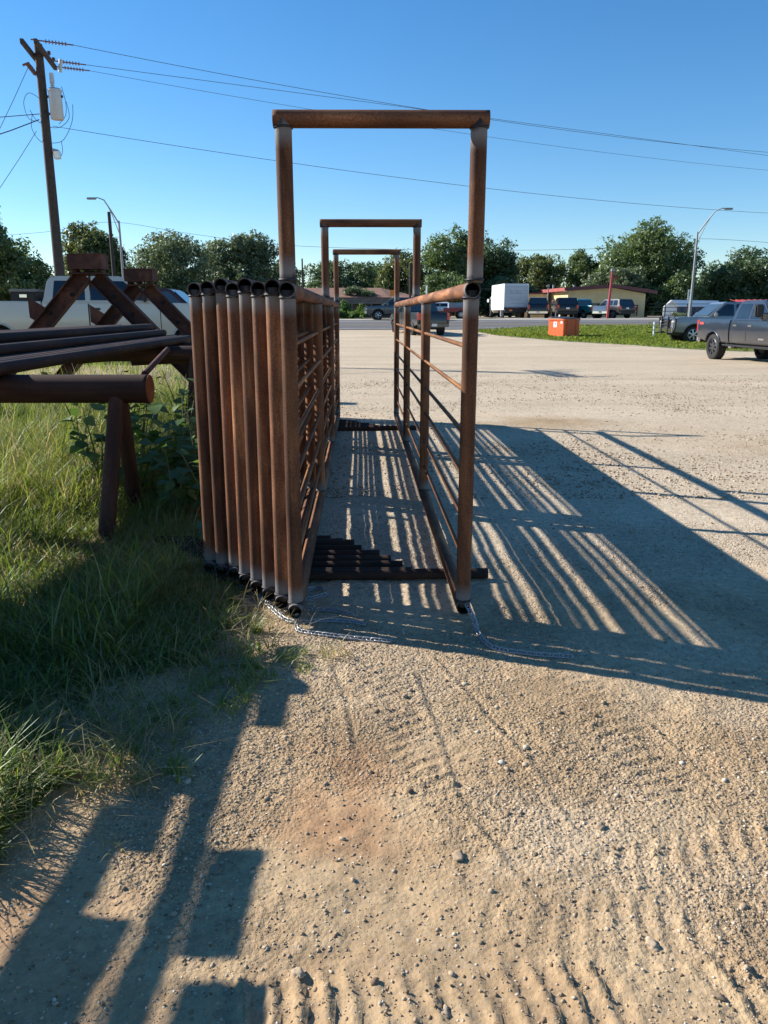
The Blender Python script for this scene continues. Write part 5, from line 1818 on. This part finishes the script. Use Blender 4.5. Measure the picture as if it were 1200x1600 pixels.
def tree(px0, px1, py_top, Y, label, seed, lobes=26, n=9000, leaf=0.30, mat=None, low=0.10, group='trees beyond the highway', lean=0.0):
    cx = (px0 + px1) / 2
    xx = gx(cx, Y, 4)
    z0 = float(hz(xx, Y))
    w = (px1 - px0) / F * Y * 1.02
    top = pt(cx, py_top, Y).z
    h = top - z0
    hc = h * (0.5 + low / 2)
    root = empty('tree', (xx, Y, z0), 0, label, 'tree', group)
    me, C = crown_mesh(seed, w / 2 * 0.93, w / 2 * 0.85, h * (0.5 - low / 2) * 0.93, int(lobes * 1.4), int(n * 2.7), leaf * 0.57, lean)
    me.materials.append(mat or LEAF_TREE)
    link('crown', me, None, root, (0, 0, hc))
    bm_obj('trunk', trunk_bm(h * 0.28, hc, 0.16 + h * 0.016, C, seed), BARK, root, smooth=50)
    return root


tree(-70, 52, 338, 52, 'bushy dark tree at the left edge behind the utility pole', 1, 34, 15000, 0.24, low=0.0)
tree(8, 78, 402, 50, 'low ragged tree leaning towards the utility pole', 2, 16, 5000, 0.20, low=0.05, lean=0.2)
tree(-20, 60, 425, 60, 'dark shrubby tree low at the left edge', 3, 16, 5000, 0.24, low=0.0)
tree(99, 197, 350, 66, 'sunlit tree behind the nearer channel stand and grey light pole', 4, 28, 11000, 0.26, mat=LEAF_OLIVE, low=0.08)
tree(160, 240, 398, 74, 'low dark tree between the light pole and the feathery trees', 5, 18, 6000, 0.30, low=0.0)
tree(196, 338, 360, 72, 'feathery grey green tree with sky gaps above the maroon suv', 6, 30, 7500, 0.26, LEAF_GREY, low=0.12)
tree(235, 320, 408, 80, 'dark low tree under the feathery one', 7, 18, 7000, 0.32, low=0.0)
tree(318, 442, 358, 78, 'rounded grey green tree above the nested panels', 8, 30, 10000, 0.28, LEAF_GREY, low=0.05)
tree(405, 482, 410, 90, 'low pale tree just right of the nested panel tops', 9, 16, 5000, 0.30, LEAF_GREY, low=0.0)
tree(478, 600, 396, 100, 'dark tree behind the ruined house roof', 10, 28, 9000, 0.34, mat=LEAF_DEEP, low=0.0)
tree(556, 622, 412, 108, 'slim dark tree seen inside the farthest arch', 11, 16, 5000, 0.34, low=0.0)
tree(588, 668, 396, 94, 'bright green tree behind the driving suv', 12, 22, 8000, 0.30, mat=LEAF_OLIVE, low=0.0)
tree(652, 748, 355, 96, 'tall sunlit tree between the arch uprights', 13, 28, 11000, 0.32, low=0.0)
tree(718, 805, 362, 100, 'tall dark tree right of the nearest arch upright', 14, 26, 9500, 0.34, mat=LEAF_DEEP, low=0.0)
tree(640, 745, 430, 90, 'low dark tree behind the farm trailer', 15, 18, 6500, 0.32, low=0.0)
tree(735, 830, 432, 94, 'low dark tree behind the white box truck', 16, 18, 7000, 0.34, mat=LEAF_DEEP, low=0.0)
tree(792, 885, 396, 106, 'mid height tree behind the black pickup', 17, 22, 8000, 0.34, mat=LEAF_OLIVE, low=0.0)
tree(862, 945, 396, 108, 'mid height tree behind the yellow building roof', 18, 22, 8000, 0.34, low=0.0)
tree(902, 1022, 408, 98, 'silvery tree directly behind the yellow building', 19, 24, 9000, 0.30, LEAF_GREY, low=0.0)
tree(926, 1092, 343, 102, 'largest spreading tree above the yellow building', 20, 40, 17000, 0.34, low=0.02)
tree(1010, 1100, 425, 96, 'low dark tree between the yellow building and the carport', 21, 20, 7500, 0.32, low=0.0)
tree(1078, 1250, 385, 104, 'wide dark tree behind the carport at the right edge', 22, 36, 15000, 0.34, mat=LEAF_DEEP, low=0.0)
tree(1085, 1180, 440, 108, 'low tree right behind the carport roof', 23, 18, 6500, 0.34, low=0.0)
# far wood that closes the gaps below the crowns
r_ = np.random.default_rng(5)
cc, tt = [], []
for k in range(26000):
    x = r_.uniform(-95, 130)
    zt = 3.0 + 1.6 * math.sin(x * 0.21) + 1.1 * math.sin(x * 0.53 + 1)
    cc.append((x, 122 + r_.normal() * 1.5, 0.6 + abs(r_.random()) ** 0.8 * max(1.5, zt)))
cc = np.array(cc)
nd = r_.normal(size=cc.shape)
nd /= np.linalg.norm(nd, axis=1)[:, None]
a = np.cross(nd, r_.normal(size=cc.shape))
a /= np.linalg.norm(a, axis=1)[:, None]
b = np.cross(nd, a)
s = 0.55
V = np.stack([cc - a * s, cc - b * s * .6, cc + a * s, cc + b * s * .6], 1).reshape(-1, 3)
wood = link('far_wood', np_mesh('far_wood', V, np.arange(len(V)).reshape(-1, 4), r_.random(len(cc))), LEAF_TREE)
tag(wood, 'dark mass of far woodland behind the separate trees', 'woodland', kind='stuff')


# ------------------------------------------------------------------ shrubs by the ruined house
def shrub(px, py_top, Y, w, label, seed, n=900, leaf=0.10, mat=None):
    xx = gx(px, Y, 1)
    z0 = float(hz(xx, Y))
    h = pt(px, py_top, Y).z - z0
    root = empty('bush', (xx, Y, z0), 0, label, 'bush', 'weedy bushes by the road')
    me, C = crown_mesh(seed, w / 2, w / 2, h * 0.5, 9, n, leaf)
    me.materials.append(mat or LEAF_WEED)
    link('foliage', me, None, root, (0, 0, h * 0.5))
    bm = bmesh.new()
    for c in C[:5]: add_poly_tube(bm, [Vector((0, 0, -0.1)), Vector(c) + Vector((0, 0, h * 0.5))], 0.03, 5)
    bm_obj('stem', bm, STEM, root)


shrub(541, 465, 72, 1.0, 'tall sunlit weedy bush in front of the ruined house', 31)
shrub(566, 477, 70, 0.9, 'second sunlit bush near the nose of the driving suv', 32)
shrub(552, 486, 71, 1.6, 'low bush between the two tall ones by the ruined house', 33, 1200)
shrub(530, 484, 71, 1.0, 'low bush half hidden behind the nested panels by the road', 34)
shrub(1066, 489, 75, 2.2, 'dry flowering bush in front of the carport', 35, 1200, 0.09, LEAF_GREY)
# vine heap on the ruined roof
me, C = crown_mesh(41, 1.5, 0.9, 0.55, 10, 1800, 0.14)
me.materials.append(LEAF_GREY)
vn = link('roof_vine', me, None, None, (gx(563, 81, 3), 81.2, 0.86 + 2.55))
tag(vn, 'grey green vine heaped on the ruined house roof', 'vine')
me, C = crown_mesh(42, 0.35, 0.3, 0.25, 5, 400, 0.035)
me.materials.append(GRASS)
# ------------------------------------------------------------------ grass
def blades(name, X, Y, Zb, hgt, wid, lean, tint, mat, label, seed, seg=3):
    r = np.random.default_rng(seed)
    n = len(X)
    az = r.uniform(0, 2 * PI, n)
    fx, fy = np.cos(az), np.sin(az)
    sx, sy = -fy, fx
    rows = []
    for k in range(seg + 1):
        t = k / seg
        off = lean * t ** 2 * hgt
        zz = Zb + hgt * (t - 0.30 * lean * t ** 2)
        w = wid * (1 - t ** 1.6) * 0.5 + 0.0002
        cx, cy = X + fx * off, Y + fy * off
        rows.append(np.stack([cx - sx * w, cy - sy * w, zz], -1))
        rows.append(np.stack([cx + sx * w, cy + sy * w, zz], -1))
    V = np.stack(rows, 1)
    m = V.shape[1]
    base = (np.arange(n) * m)[:, None, None]
    q = np.array([[2 * k, 2 * k + 1, 2 * k + 3, 2 * k + 2] for k in range(seg)])[None]
    Fc = (base + q).reshape(-1, 4)
    o = link(name, np_mesh(name, V.reshape(-1, 3), Fc, np.repeat(tint, seg), smooth=True), mat)
    return tag(o, label, 'grass', kind='stuff')


g = np.random.default_rng(3)
n = 165000
Yg = 1.75 + 11.5 * g.random(n) ** 1.9
Xg = grass_edge(Yg) + 0.2 - (0.53 * Yg + 0.9 + grass_edge(Yg)).clip(0.2) * g.random(n)
dens = fbm(Xg * 1.6, Yg * 1.6, 3, 91)
dist_in = grass_edge(Yg) - Xg + 0.28 * fbm(Xg * 3, Yg * 3, 2, 19)
keep = (dist_in > -0.02) & (g.random(n) < np.clip(0.38 + dist_in * 2.0 + dens * 1.5 + np.where((Yg < 3.0) & (dist_in > 0.08), 0.45, 0), 0.04, 1)) & (Xg > -1.0 * Yg * 0.56 - 0.7)
Xg, Yg, dist_in, dens = Xg[keep], Yg[keep], dist_in[keep], dens[keep]
n = len(Xg)
hgt = (0.045 + 0.12 * np.clip(dist_in / 0.8, 0, 1) + 0.14 * np.clip((Yg - 4) / 3, 0, 1) * np.clip(dist_in, 0, 1)) * (0.5 + 0.9 * g.random(n)) * (1 + 0.8 * np.clip(dens, -.5, .6))
tall = g.random(n) < 0.05
hgt = np.where(tall, hgt * 1.7 + 0.05, hgt)
under = (np.abs(Xg + 0.7) < 0.36) & (Yg > 3.3) & (Yg < 11)
hgt = np.where(under, np.minimum(hgt, np.where((Yg < 4.3) & (Xg < -0.72), 0.10, 0.035)), hgt)
frontp = (Xg > -1.15) & (Xg < -0.3) & (Yg > 3.02) & (Yg < 4.05)
hgt = np.where(frontp, np.minimum(hgt, np.where(Xg < -0.68, 0.10, 0.05) + 0.03 * g.random(len(hgt))), hgt)
bare = np.exp(-(((Xg + 1.5) / 0.55) ** 2 + ((Yg - 6.0) / 1.1) ** 2))
hgt = hgt * (1 - 0.6 * bare)
hgt = hgt * (1 - 0.55 * np.exp(-(((Xg + 1.75) / 0.45) ** 2 + ((Yg - 4.5) / 0.6) ** 2)))
tint = np.clip(0.12 + 0.35 * g.random(n) + 0.35 * np.clip(dens + 0.1, -0.2, 0.5) + np.where(g.random(n) < 0.18, 0.55, 0) - np.where(Yg < 3.6, 0.08, 0), 0, 1)
Zb = hz(Xg, Yg) + 0.0
blades('grass', Xg, Yg, Zb, hgt, 0.0050 + 0.0075 * g.random(n) ** 1.5, 0.25 + 0.95 * g.random(n), tint, GRASS, 'tall rough grass and weeds growing left of the nested panels', 4, 3)
# sparse clumps on the worn soil between the weeds and the gravel
nc = 75
cy = g.uniform(2.05, 3.15, nc)
cx = grass_edge(cy) + g.uniform(-0.12, 0.52, nc) * np.clip((cy - 1.7), 0.3, 1)
ci = np.repeat(np.arange(nc), 16)
n = len(ci)
spread = (0.012 + 0.035 * g.random(nc))[ci]
Xc_, Yc_ = cx[ci] + g.normal(size=n) * spread, cy[ci] + g.normal(size=n) * spread
dry = (g.random(nc) < 0.4)[ci]
blades('sparse_weeds', Xc_, Yc_, hz(Xc_, Yc_) + 0.01, (0.025 + 0.06 * g.random(nc))[ci] * (0.5 + g.random(n)), 0.004 + 0.004 * g.random(n), 0.5 + 1.3 * g.random(n), np.where(dry, 0.75 + 0.25 * g.random(n), 0.1 + 0.5 * g.random(n)), GRASS, 'sparse low weeds on the worn soil beside the gravel', 23, 3)
# lower sward under the cars
n = 26000
Yg = 10 + 14 * g.random(n)
Xg = -2.2 - 14 * g.random(n)
blades('rough_grass', Xg, Yg, hz(Xg, Yg), 0.10 + 0.22 * g.random(n), 0.012 + 0 * Xg, 0.3 + 0.6 * g.random(n), np.clip(0.1 + 0.6 * g.random(n), 0, 1), GRASS, 'rough grass around the parked vehicles on the left', 6, 2)
# dry thatch stalks lying about
n = 1300
Yg = 1.7 + 3.4 * g.random(n)
Xg = grass_edge(Yg) + 0.22 - g.exponential(0.7, n)
blades('dry_stalks', Xg, Yg, hz(Xg, Yg) + 0.02, 0.06 + 0.13 * g.random(n), 0.0030 + 0 * Xg, 0.6 + 1.8 * g.random(n), 0.85 + 0.15 * g.random(n), GRASS, 'dry straw stalks among the grass', 8, 3)
# grass island by the road
n = 52000
Xi = g.uniform(5.0, 34, n)
Yi = g.uniform(27, 62, n)
near_edge = np.interp(Xi, [5.5, 6.6, 9, 11.4, 12.6, 14, 18, 24, 34], [52.5, 46, 39.5, 35, 32.4, 31, 29.5, 28.5, 28]) + 1.2 * fbm(Xi * 0.6, Yi * 0.3, 3, 52)
far_edge = 51.8 + 0.12 * Xi + 4.2 * np.clip((Xi - 6) / 7, 0, 1) + 0.6 * fbm(Xi * 0.5, Yi * 0.5, 2, 53)
k_ = (Yi > near_edge) & (Yi < far_edge) & (g.random(n) < np.clip((Yi - near_edge) / 1.2, 0.15, 1))
Xi, Yi = Xi[k_], Yi[k_]
n = len(Xi)
blades('lawn', Xi, Yi, hz(Xi, Yi) + 0.03, 0.06 + 0.09 * g.random(n), 0.085 + 0.04 * g.random(n), 0.4 + 0.6 * g.random(n), np.clip(0.2 + 0.45 * g.random(n) + 0.5 * fbm(Xi * .5, Yi * .5, 3, 54), 0, 1), LAWN, 'mown green grass of the island around the dumpster', 12, 2)
xs_ = np.linspace(5.6, 34, 120)
ne = np.interp(xs_, [5.5, 6.6, 9, 11.4, 12.6, 14, 18, 24, 34], [52.5, 46, 39.5, 35, 32.4, 31, 29.5, 28.5, 28]) + 0.5
fe = 51.7 + 0.12 * xs_ + 4.2 * np.clip((xs_ - 6) / 7, 0, 1)
fe = np.maximum(fe, ne + 0.05)
tg = np.linspace(0, 1, 40)[:, None]
Xs = np.repeat(xs_[None], 40, 0)
Ys = ne[None] * (1 - tg) + fe[None] * tg + 0.5 * fbm(Xs * 0.9, tg + 0 * Xs, 3, 58) * (1 - tg)
ii = np.arange(40 * 120).reshape(40, 120)
fq = np.stack([ii[:-1, :-1], ii[:-1, 1:], ii[1:, 1:], ii[1:, :-1]], -1).reshape(-1, 4)
isl = link('grass_island', np_mesh('grass_island', np.stack([Xs, Ys, hz(Xs, Ys) + 0.004 + 0.046 * tg], -1).reshape(-1, 3), fq, smooth=True), plain('lawn_soil', (0.13, 0.16, 0.045), 0.95, 0, 0.3, 1.4))
tag(isl, kind='structure')


# single tufts one can point at
def tuft(px, py, h, n, label, seed, tlo=0.1, thi=0.6, w=0.008):
    r = np.random.default_rng(seed)
    p = gp(px, py)
    z = zg(p.x, p.y)
    X = p.x + r.normal(size=n) * 0.022
    Y = p.y + r.normal(size=n) * 0.022
    o = blades('grass_tuft', X - p.x, Y - p.y, np.zeros(n) - 0.005, h * (0.5 + 0.6 * r.random(n)), w * (0.7 + 0.6 * r.random(n)), 0.4 + 0.9 * r.random(n), tlo + (thi - tlo) * r.random(n), GRASS, None, seed, 4)
    o.location = (p.x, p.y, z)
    del o['kind']
    tag(o, label, 'grass tuft', 'single tufts at the gravel edge')


tuft(92, 1225, 0.13, 16, 'broad bladed bright tuft at the left edge of the gravel', 101, 0.2, 0.5, 0.012)
tuft(30, 1262, 0.11, 18, 'dark leafy tuft at the picture edge below the weeds', 102, 0.1, 0.5, 0.012)
tuft(276, 1212, 0.10, 26, 'small tuft with one long bent blade on the gravel', 103)
tuft(392, 1046, 0.08, 40, 'sunlit tuft standing closest to the gravel below the posts', 104, 0.3, 0.8)
tuft(318, 1040, 0.10, 40, 'sunlit mixed tuft just left of the edge tuft', 105, 0.3, 0.9)
tuft(400, 985, 0.10, 36, 'sunlit tuft in front of the nested post ends', 106, 0.2, 0.7)
tuft(350, 985, 0.13, 40, 'taller tuft in front of the left nested posts', 107, 0.2, 0.8)
tuft(155, 1205, 0.14, 12, 'thin dry seed stalks rising from the shaded soil', 108, 0.8, 1.0, 0.004)
tuft(178, 1325, 0.07, 12, 'tiny dry tuft on the sunlit reddish soil', 109, 0.8, 1.0, 0.004)
tuft(232, 1235, 0.09, 12, 'dry curled stalks between two gravel shadows', 110, 0.8, 1.0, 0.004)
tuft(478, 1045, 0.04, 30, 'flat small weed on the bare gravel right of the shadow strip', 111, 0.2, 0.6, 0.006)


# ------------------------------------------------------------------ broad leaved weeds
def leaf_mesh(seed):
    r = random.Random(seed)
    bm = bmesh.new()
    prof = [(0.0, 0.0), (0.08, 0.30), (0.25, 0.46), (0.45, 0.42), (0.7, 0.25), (0.9, 0.08), (1.0, 0.0)]
    mid, lf, rt = [], [], []
    for t, w in prof:
        dz = -0.22 * t * t + 0.05 * t
        mid.append(bm.verts.new((t, 0, dz)))
        if w > 0:
            lf.append(bm.verts.new((t, w * r.uniform(.9, 1.1), dz + 0.10 * w + r.uniform(-.02, .02))))
            rt.append(bm.verts.new((t, -w * r.uniform(.9, 1.1), dz + 0.10 * w + r.uniform(-.02, .02))))
    for side in (lf, rt):
        bm.faces.new((mid[0], mid[1], side[0]))
        for i in range(4): bm.faces.new((mid[i + 1], mid[i + 2], side[i + 1], side[i]))
        bm.faces.new((mid[5], mid[6], side[4]))
    for f in bm.faces: f.smooth = True
    bmesh.ops.recalc_face_normals(bm, faces=bm.faces[:])
    me = bpy.data.meshes.new('leaf')
    bm.to_mesh(me)
    bm.free()
    a = me.attributes.new('tint', 'FLOAT', 'FACE')
    base = r.uniform(0.1, 0.85)
    a.data.foreach_set('value', np.array([base + r.uniform(-.06, .06) for _ in me.polygons], dtype=np.float32))
    me.materials.append(LEAF_WEED)
    return me


LEAVES = [leaf_mesh(i) for i in range(7)]


def weed(x, y, h, nl, ls, label, seed):
    r = random.Random(seed)
    root = empty('broadleaf_weed', (x, y, float(hz(x, y))), r.uniform(0, 6), label, 'weed', 'broad leaved weeds around the racks')
    bm = bmesh.new()
    tips = []
    for k in range(3):
        e = Vector((r.uniform(-.22, .22), r.uniform(-.22, .22), h * (1 if k == 0 else r.uniform(.55, .9))))
        m = Vector((e.x * 0.35, e.y * 0.35, e.z * 0.5))
        add_poly_tube(bm, [Vector((0, 0, -0.02)), m, e], 0.007, 6, [0.009, 0.007, 0.003])
        tips.append((m, e))
    for i in range(nl):
        m, e = tips[i % 3]
        t = 0.15 + 0.85 * ((i // 3) + 1) / (nl // 3 + 1)
        p = (Vector((0, 0, 0)).lerp(m, t * 2) if t < .5 else m.lerp(e, t * 2 - 1))
        az, el = r.uniform(0, 2 * PI), r.uniform(-0.35, 0.5)
        pet = r.uniform(0.04, 0.11)
        d = Vector((math.cos(az) * math.cos(el), math.sin(az) * math.cos(el), math.sin(el) + 0.25))
        add_poly_tube(bm, [p, p + d * pet], 0.0025, 4)
        o = link('leaf', r.choice(LEAVES), None, root)
        o.location = p + d * pet
        o.rotation_euler = (r.uniform(-.5, .5), -el + r.uniform(-.2, .5), az)
        s = ls * 1.12 * r.uniform(0.65, 1.25) * (1.15 - 0.4 * t)
        o.scale = (s, s, s)
    bm_obj('stem', bm, STEM, root)


wl = [  # px, py of the foot's sight line replaced by ground position: x, y, height, leaves, leaf size
    (-1.62, 6.1, 0.78, 26, 0.135, 'leafy weed right behind the end of the sawhorse beam'),
    (-1.38, 5.7, 0.62, 22, 0.12, 'leafy weed between the sawhorse and the nested panels'),
    (-1.30, 6.6, 0.80, 26, 0.13, 'tall leafy weed touching the first nested post'),
    (-1.95, 5.9, 0.75, 26, 0.14, 'large leaved weed behind the two sawhorse legs'),
    (-2.25, 6.0, 0.72, 24, 0.14, 'large leaved weed just left of the sawhorse legs'),
    (-2.55, 6.4, 0.58, 20, 0.12, 'leafy weed in the bright grass left of the sawhorse legs'),
    (-1.55, 7.3, 0.85, 24, 0.12, 'tall weed standing farther back past the beam end'),
    (-2.0, 7.4, 0.88, 24, 0.12, 'tall weed rising above the beam in front of the scrap pipes'),
    (-2.55, 7.6, 0.90, 24, 0.12, 'weed rising above the middle of the sawhorse beam'),
    (-3.1, 7.8, 0.88, 22, 0.12, 'weed rising above the beam under the pipe pile'),
    (-1.12, 4.75, 0.34, 14, 0.09, 'small sunlit weed beside the lower part of the first nested post'),
    (-1.20, 5.2, 0.50, 16, 0.10, 'weed with pale leaves leaning on the first nested post'),
    (-1.75, 8.6, 0.85, 20, 0.12, 'weed in front of the far rack'),
    (-2.35, 9.0, 0.80, 18, 0.12, 'weed growing beneath the far ends of the pipe pile'),
    (-1.45, 6.2, 0.95, 30, 0.14, 'densest leafy weed filling the gap between beam end and posts'),
    (-1.75, 6.6, 0.98, 30, 0.14, 'leafy weed standing just beyond the beam end'),
    (-1.22, 5.9, 0.70, 26, 0.12, 'weed crowding against the first nested post at mid height'),
    (-1.5, 5.35, 0.50, 22, 0.11, 'low leafy weed at the foot of the far sawhorse leg'),
    (-2.15, 6.7, 0.85, 28, 0.14, 'leafy weed showing under the beam left of its legs'),
    (-2.45, 7.1, 0.90, 26, 0.13, 'weed with leaves above and below the beam'),
    (-5.3, 9.6, 1.38, 16, 0.13, 'light green weed topping the pile at the left edge'),
    (-4.95, 9.9, 1.36, 14, 0.12, 'weed with a seed head beside the nearer channel stand'),
]
for i, (x, y, h, nl, ls, lb) in enumerate(wl): weed(x, y, h, nl, ls, lb, 300 + i)

# ------------------------------------------------------------------ gravel stones
def ico_base():
    bm = bmesh.new()
    bmesh.ops.create_icosphere(bm, subdivisions=1, radius=1.0)
    V = np.array([v.co[:] for v in bm.verts])
    Fq = np.array([[v.index for v in f.verts] for f in bm.faces])
    bm.free()
    return V, Fq


IV, IF = ico_base()
OV = np.array([(1, 0, 0), (0, 1, 0), (-1, 0, 0), (0, -1, 0), (0, 0, 1), (0, 0, -1)], float)
OF = np.array([(0, 1, 4), (1, 2, 4), (2, 3, 4), (3, 0, 4), (1, 0, 5), (2, 1, 5), (3, 2, 5), (0, 3, 5)])


def gravel(name, n, x0, x1, y0, y1, smin, smax, mat, label, seed, pw=3.0, clump=1.0, IV=IV, IF=IF, jag=0.35, dmin=0.22):
    r = np.random.default_rng(seed)
    Y = y0 + (y1 - y0) * r.random(n) ** 1.5
    half = 0.56 * Y + 0.25
    X = r.uniform(-1, 1, n) * half
    k = (X > x0) & (X < x1)
    d = 0.42 + clump * 2.1 * fbm(X * 1.3 + 4, Y * 1.3, 3, 21)
    k &= r.random(n) < np.clip(d, dmin, 1)
    k &= ~((X < grass_edge(Y) - 0.3) & (r.random(n) < 0.8))
    X, Y = X[k], Y[k]
    n = len(X)
    s = smin + (smax - smin) * r.random(n) ** pw
    gm = np.clip((grass_edge(Y) - X) / 0.25, 0, 1)
    Z = hz(X, Y) + near_relief(X, Y) * (1 - 0.4 * gm) + 0.03 * gm * np.clip((20 - Y) / 8, 0, 1) + s * 0.12
    a = r.uniform(0, 2 * PI, n)
    sc = np.stack([s * r.uniform(.7, 1.3, n), s * r.uniform(.6, 1.1, n), s * r.uniform(.45, .8, n)], -1)
    base = IV[None] * (1 + jag * (r.random((n, len(IV), 1)) - 0.5)) + jag * 0.5 * (r.random((n, len(IV), 3)) - 0.5)
    V = base * sc[:, None, :]
    ca, sa_ = np.cos(a)[:, None], np.sin(a)[:, None]
    V = np.stack([V[..., 0] * ca - V[..., 1] * sa_, V[..., 0] * sa_ + V[..., 1] * ca, V[..., 2]], -1)
    V += np.stack([X, Y, Z], -1)[:, None, :]
    Fc = (np.arange(n)[:, None, None] * len(IV) + IF[None]).reshape(-1, 3)
    o = link(name, np_mesh(name, V.reshape(-1, 3), Fc, np.repeat(r.random(n), len(IF))), mat)
    return tag(o, label, 'gravel', kind='stuff')


def stone_mat():
    m, t, b = nt('limestone_gravel')
    at = N(t, 'ShaderNodeAttribute', attribute_name='tint')
    r = ramp(t, [(0.0, (0.19, 0.13, 0.08)), (0.3, (0.34, 0.25, 0.165)), (0.7, (0.45, 0.35, 0.245)), (0.93, (0.54, 0.45, 0.34)), (1.0, (0.66, 0.58, 0.48))], at.outputs['Fac'])
    tc = N(t, 'ShaderNodeTexCoord')
    nn = noise_node(t, tc.outputs['Object'], 120, 3, 0.6)
    r2 = ramp(t, [(0.3, (0.8, 0.78, 0.74)), (0.7, (1.1, 1.08, 1.05))], nn.outputs[0])
    mm = N(t, 'ShaderNodeMix', data_type='RGBA', blend_type='MULTIPLY')
    mm.inputs[0].default_value = 1
    t.links.new(r.outputs[0], mm.inputs[6])
    t.links.new(r2.outputs[0], mm.inputs[7])
    t.links.new(mm.outputs[2], b.inputs['Base Color'])
    b.inputs['Roughness'].default_value = 0.9
    b.inputs['Specular IOR Level'].default_value = 0.25
    return m


STONE = stone_mat()
gravel('gravel', 160000, -3.2, 4.5, 0.95, 6.5, 0.0018, 0.0066, STONE, 'small loose gravel strewn over the lot in front of the panels', 14, 3.0, 1.0, OV, OF, 0.9)
gravel('lot_gravel', 70000, -3.2, 12, 6.0, 19, 0.006, 0.018, STONE, 'loose gravel on the lot around and beyond the panels', 16, 2.5, 0.8, OV, OF, 0.8)
gravel('coarse_gravel', 2600, -3.0, 4.0, 1.0, 6.0, 0.0045, 0.013, STONE, 'coarser loose pebbles scattered over the lot', 15, 3.5)
# larger stones one can point at
for i, (px, py, s, lb) in enumerate(((937, 1293, 0.022, 'rounded grey stone in the right foreground'), (1020, 1476, 0.027, 'pale flat stone beside the tyre tread marks'),
                                     (836, 1337, 0.012, 'small dark pebble on the smooth tan dirt'), (640, 1236, 0.018, 'dark brown clod in the rough gravel patch'),
                                     (695, 1577, 0.020, 'pale stone at the bottom edge'), (466, 1520, 0.024, 'pale angular stone at the end of the foreground shadow'),
                                     (335, 1355, 0.030, 'flat grey stone inside the foreground shadow'), (1120, 1556, 0.020, 'brown stone among the tread marks near the right edge'),
                                     (716, 1340, 0.03, 'flat dusty stone lying flush in the tan dirt'), (1170, 1240, 0.018, 'grey stone at the right edge in the gravel'))):
    bm = bmesh.new()
    bmesh.ops.create_icosphere(bm, subdivisions=3, radius=1.0)
    for v_ in bm.verts:
        k = 0.62 * (1 + 0.5 * mnoise.noise(v_.co * 1.3 + Vector((i * 7, 0, 0))) + 0.22 * mnoise.noise(v_.co * 3.2 + Vector((i * 7, 0, 0))))
        v_.co = Vector((v_.co.x * 1.2, v_.co.y * 0.85, v_.co.z * (0.48 if i not in (6, 8) else 0.2))) * k * s
    p = gp(px, py)
    me = bpy.data.meshes.new('stone')
    bm.to_mesh(me)
    bm.free()
    me.shade_smooth()
    a_ = me.attributes.new('tint', 'FLOAT', 'FACE')
    a_.data.foreach_set('value', np.full(len(me.polygons), [0.35, 0.7, 0.1, 0.02, 0.6, 0.6, 0.2, 0.2, 0.4, 0.35][i], dtype=np.float32))
    o = link('stone', me, STONE, None, (p.x, p.y, zg(p.x, p.y) + s * 0.12), (0, 0, rnd.uniform(0, 6)))
    tag(o, lb, 'stone', 'larger stones on the lot')
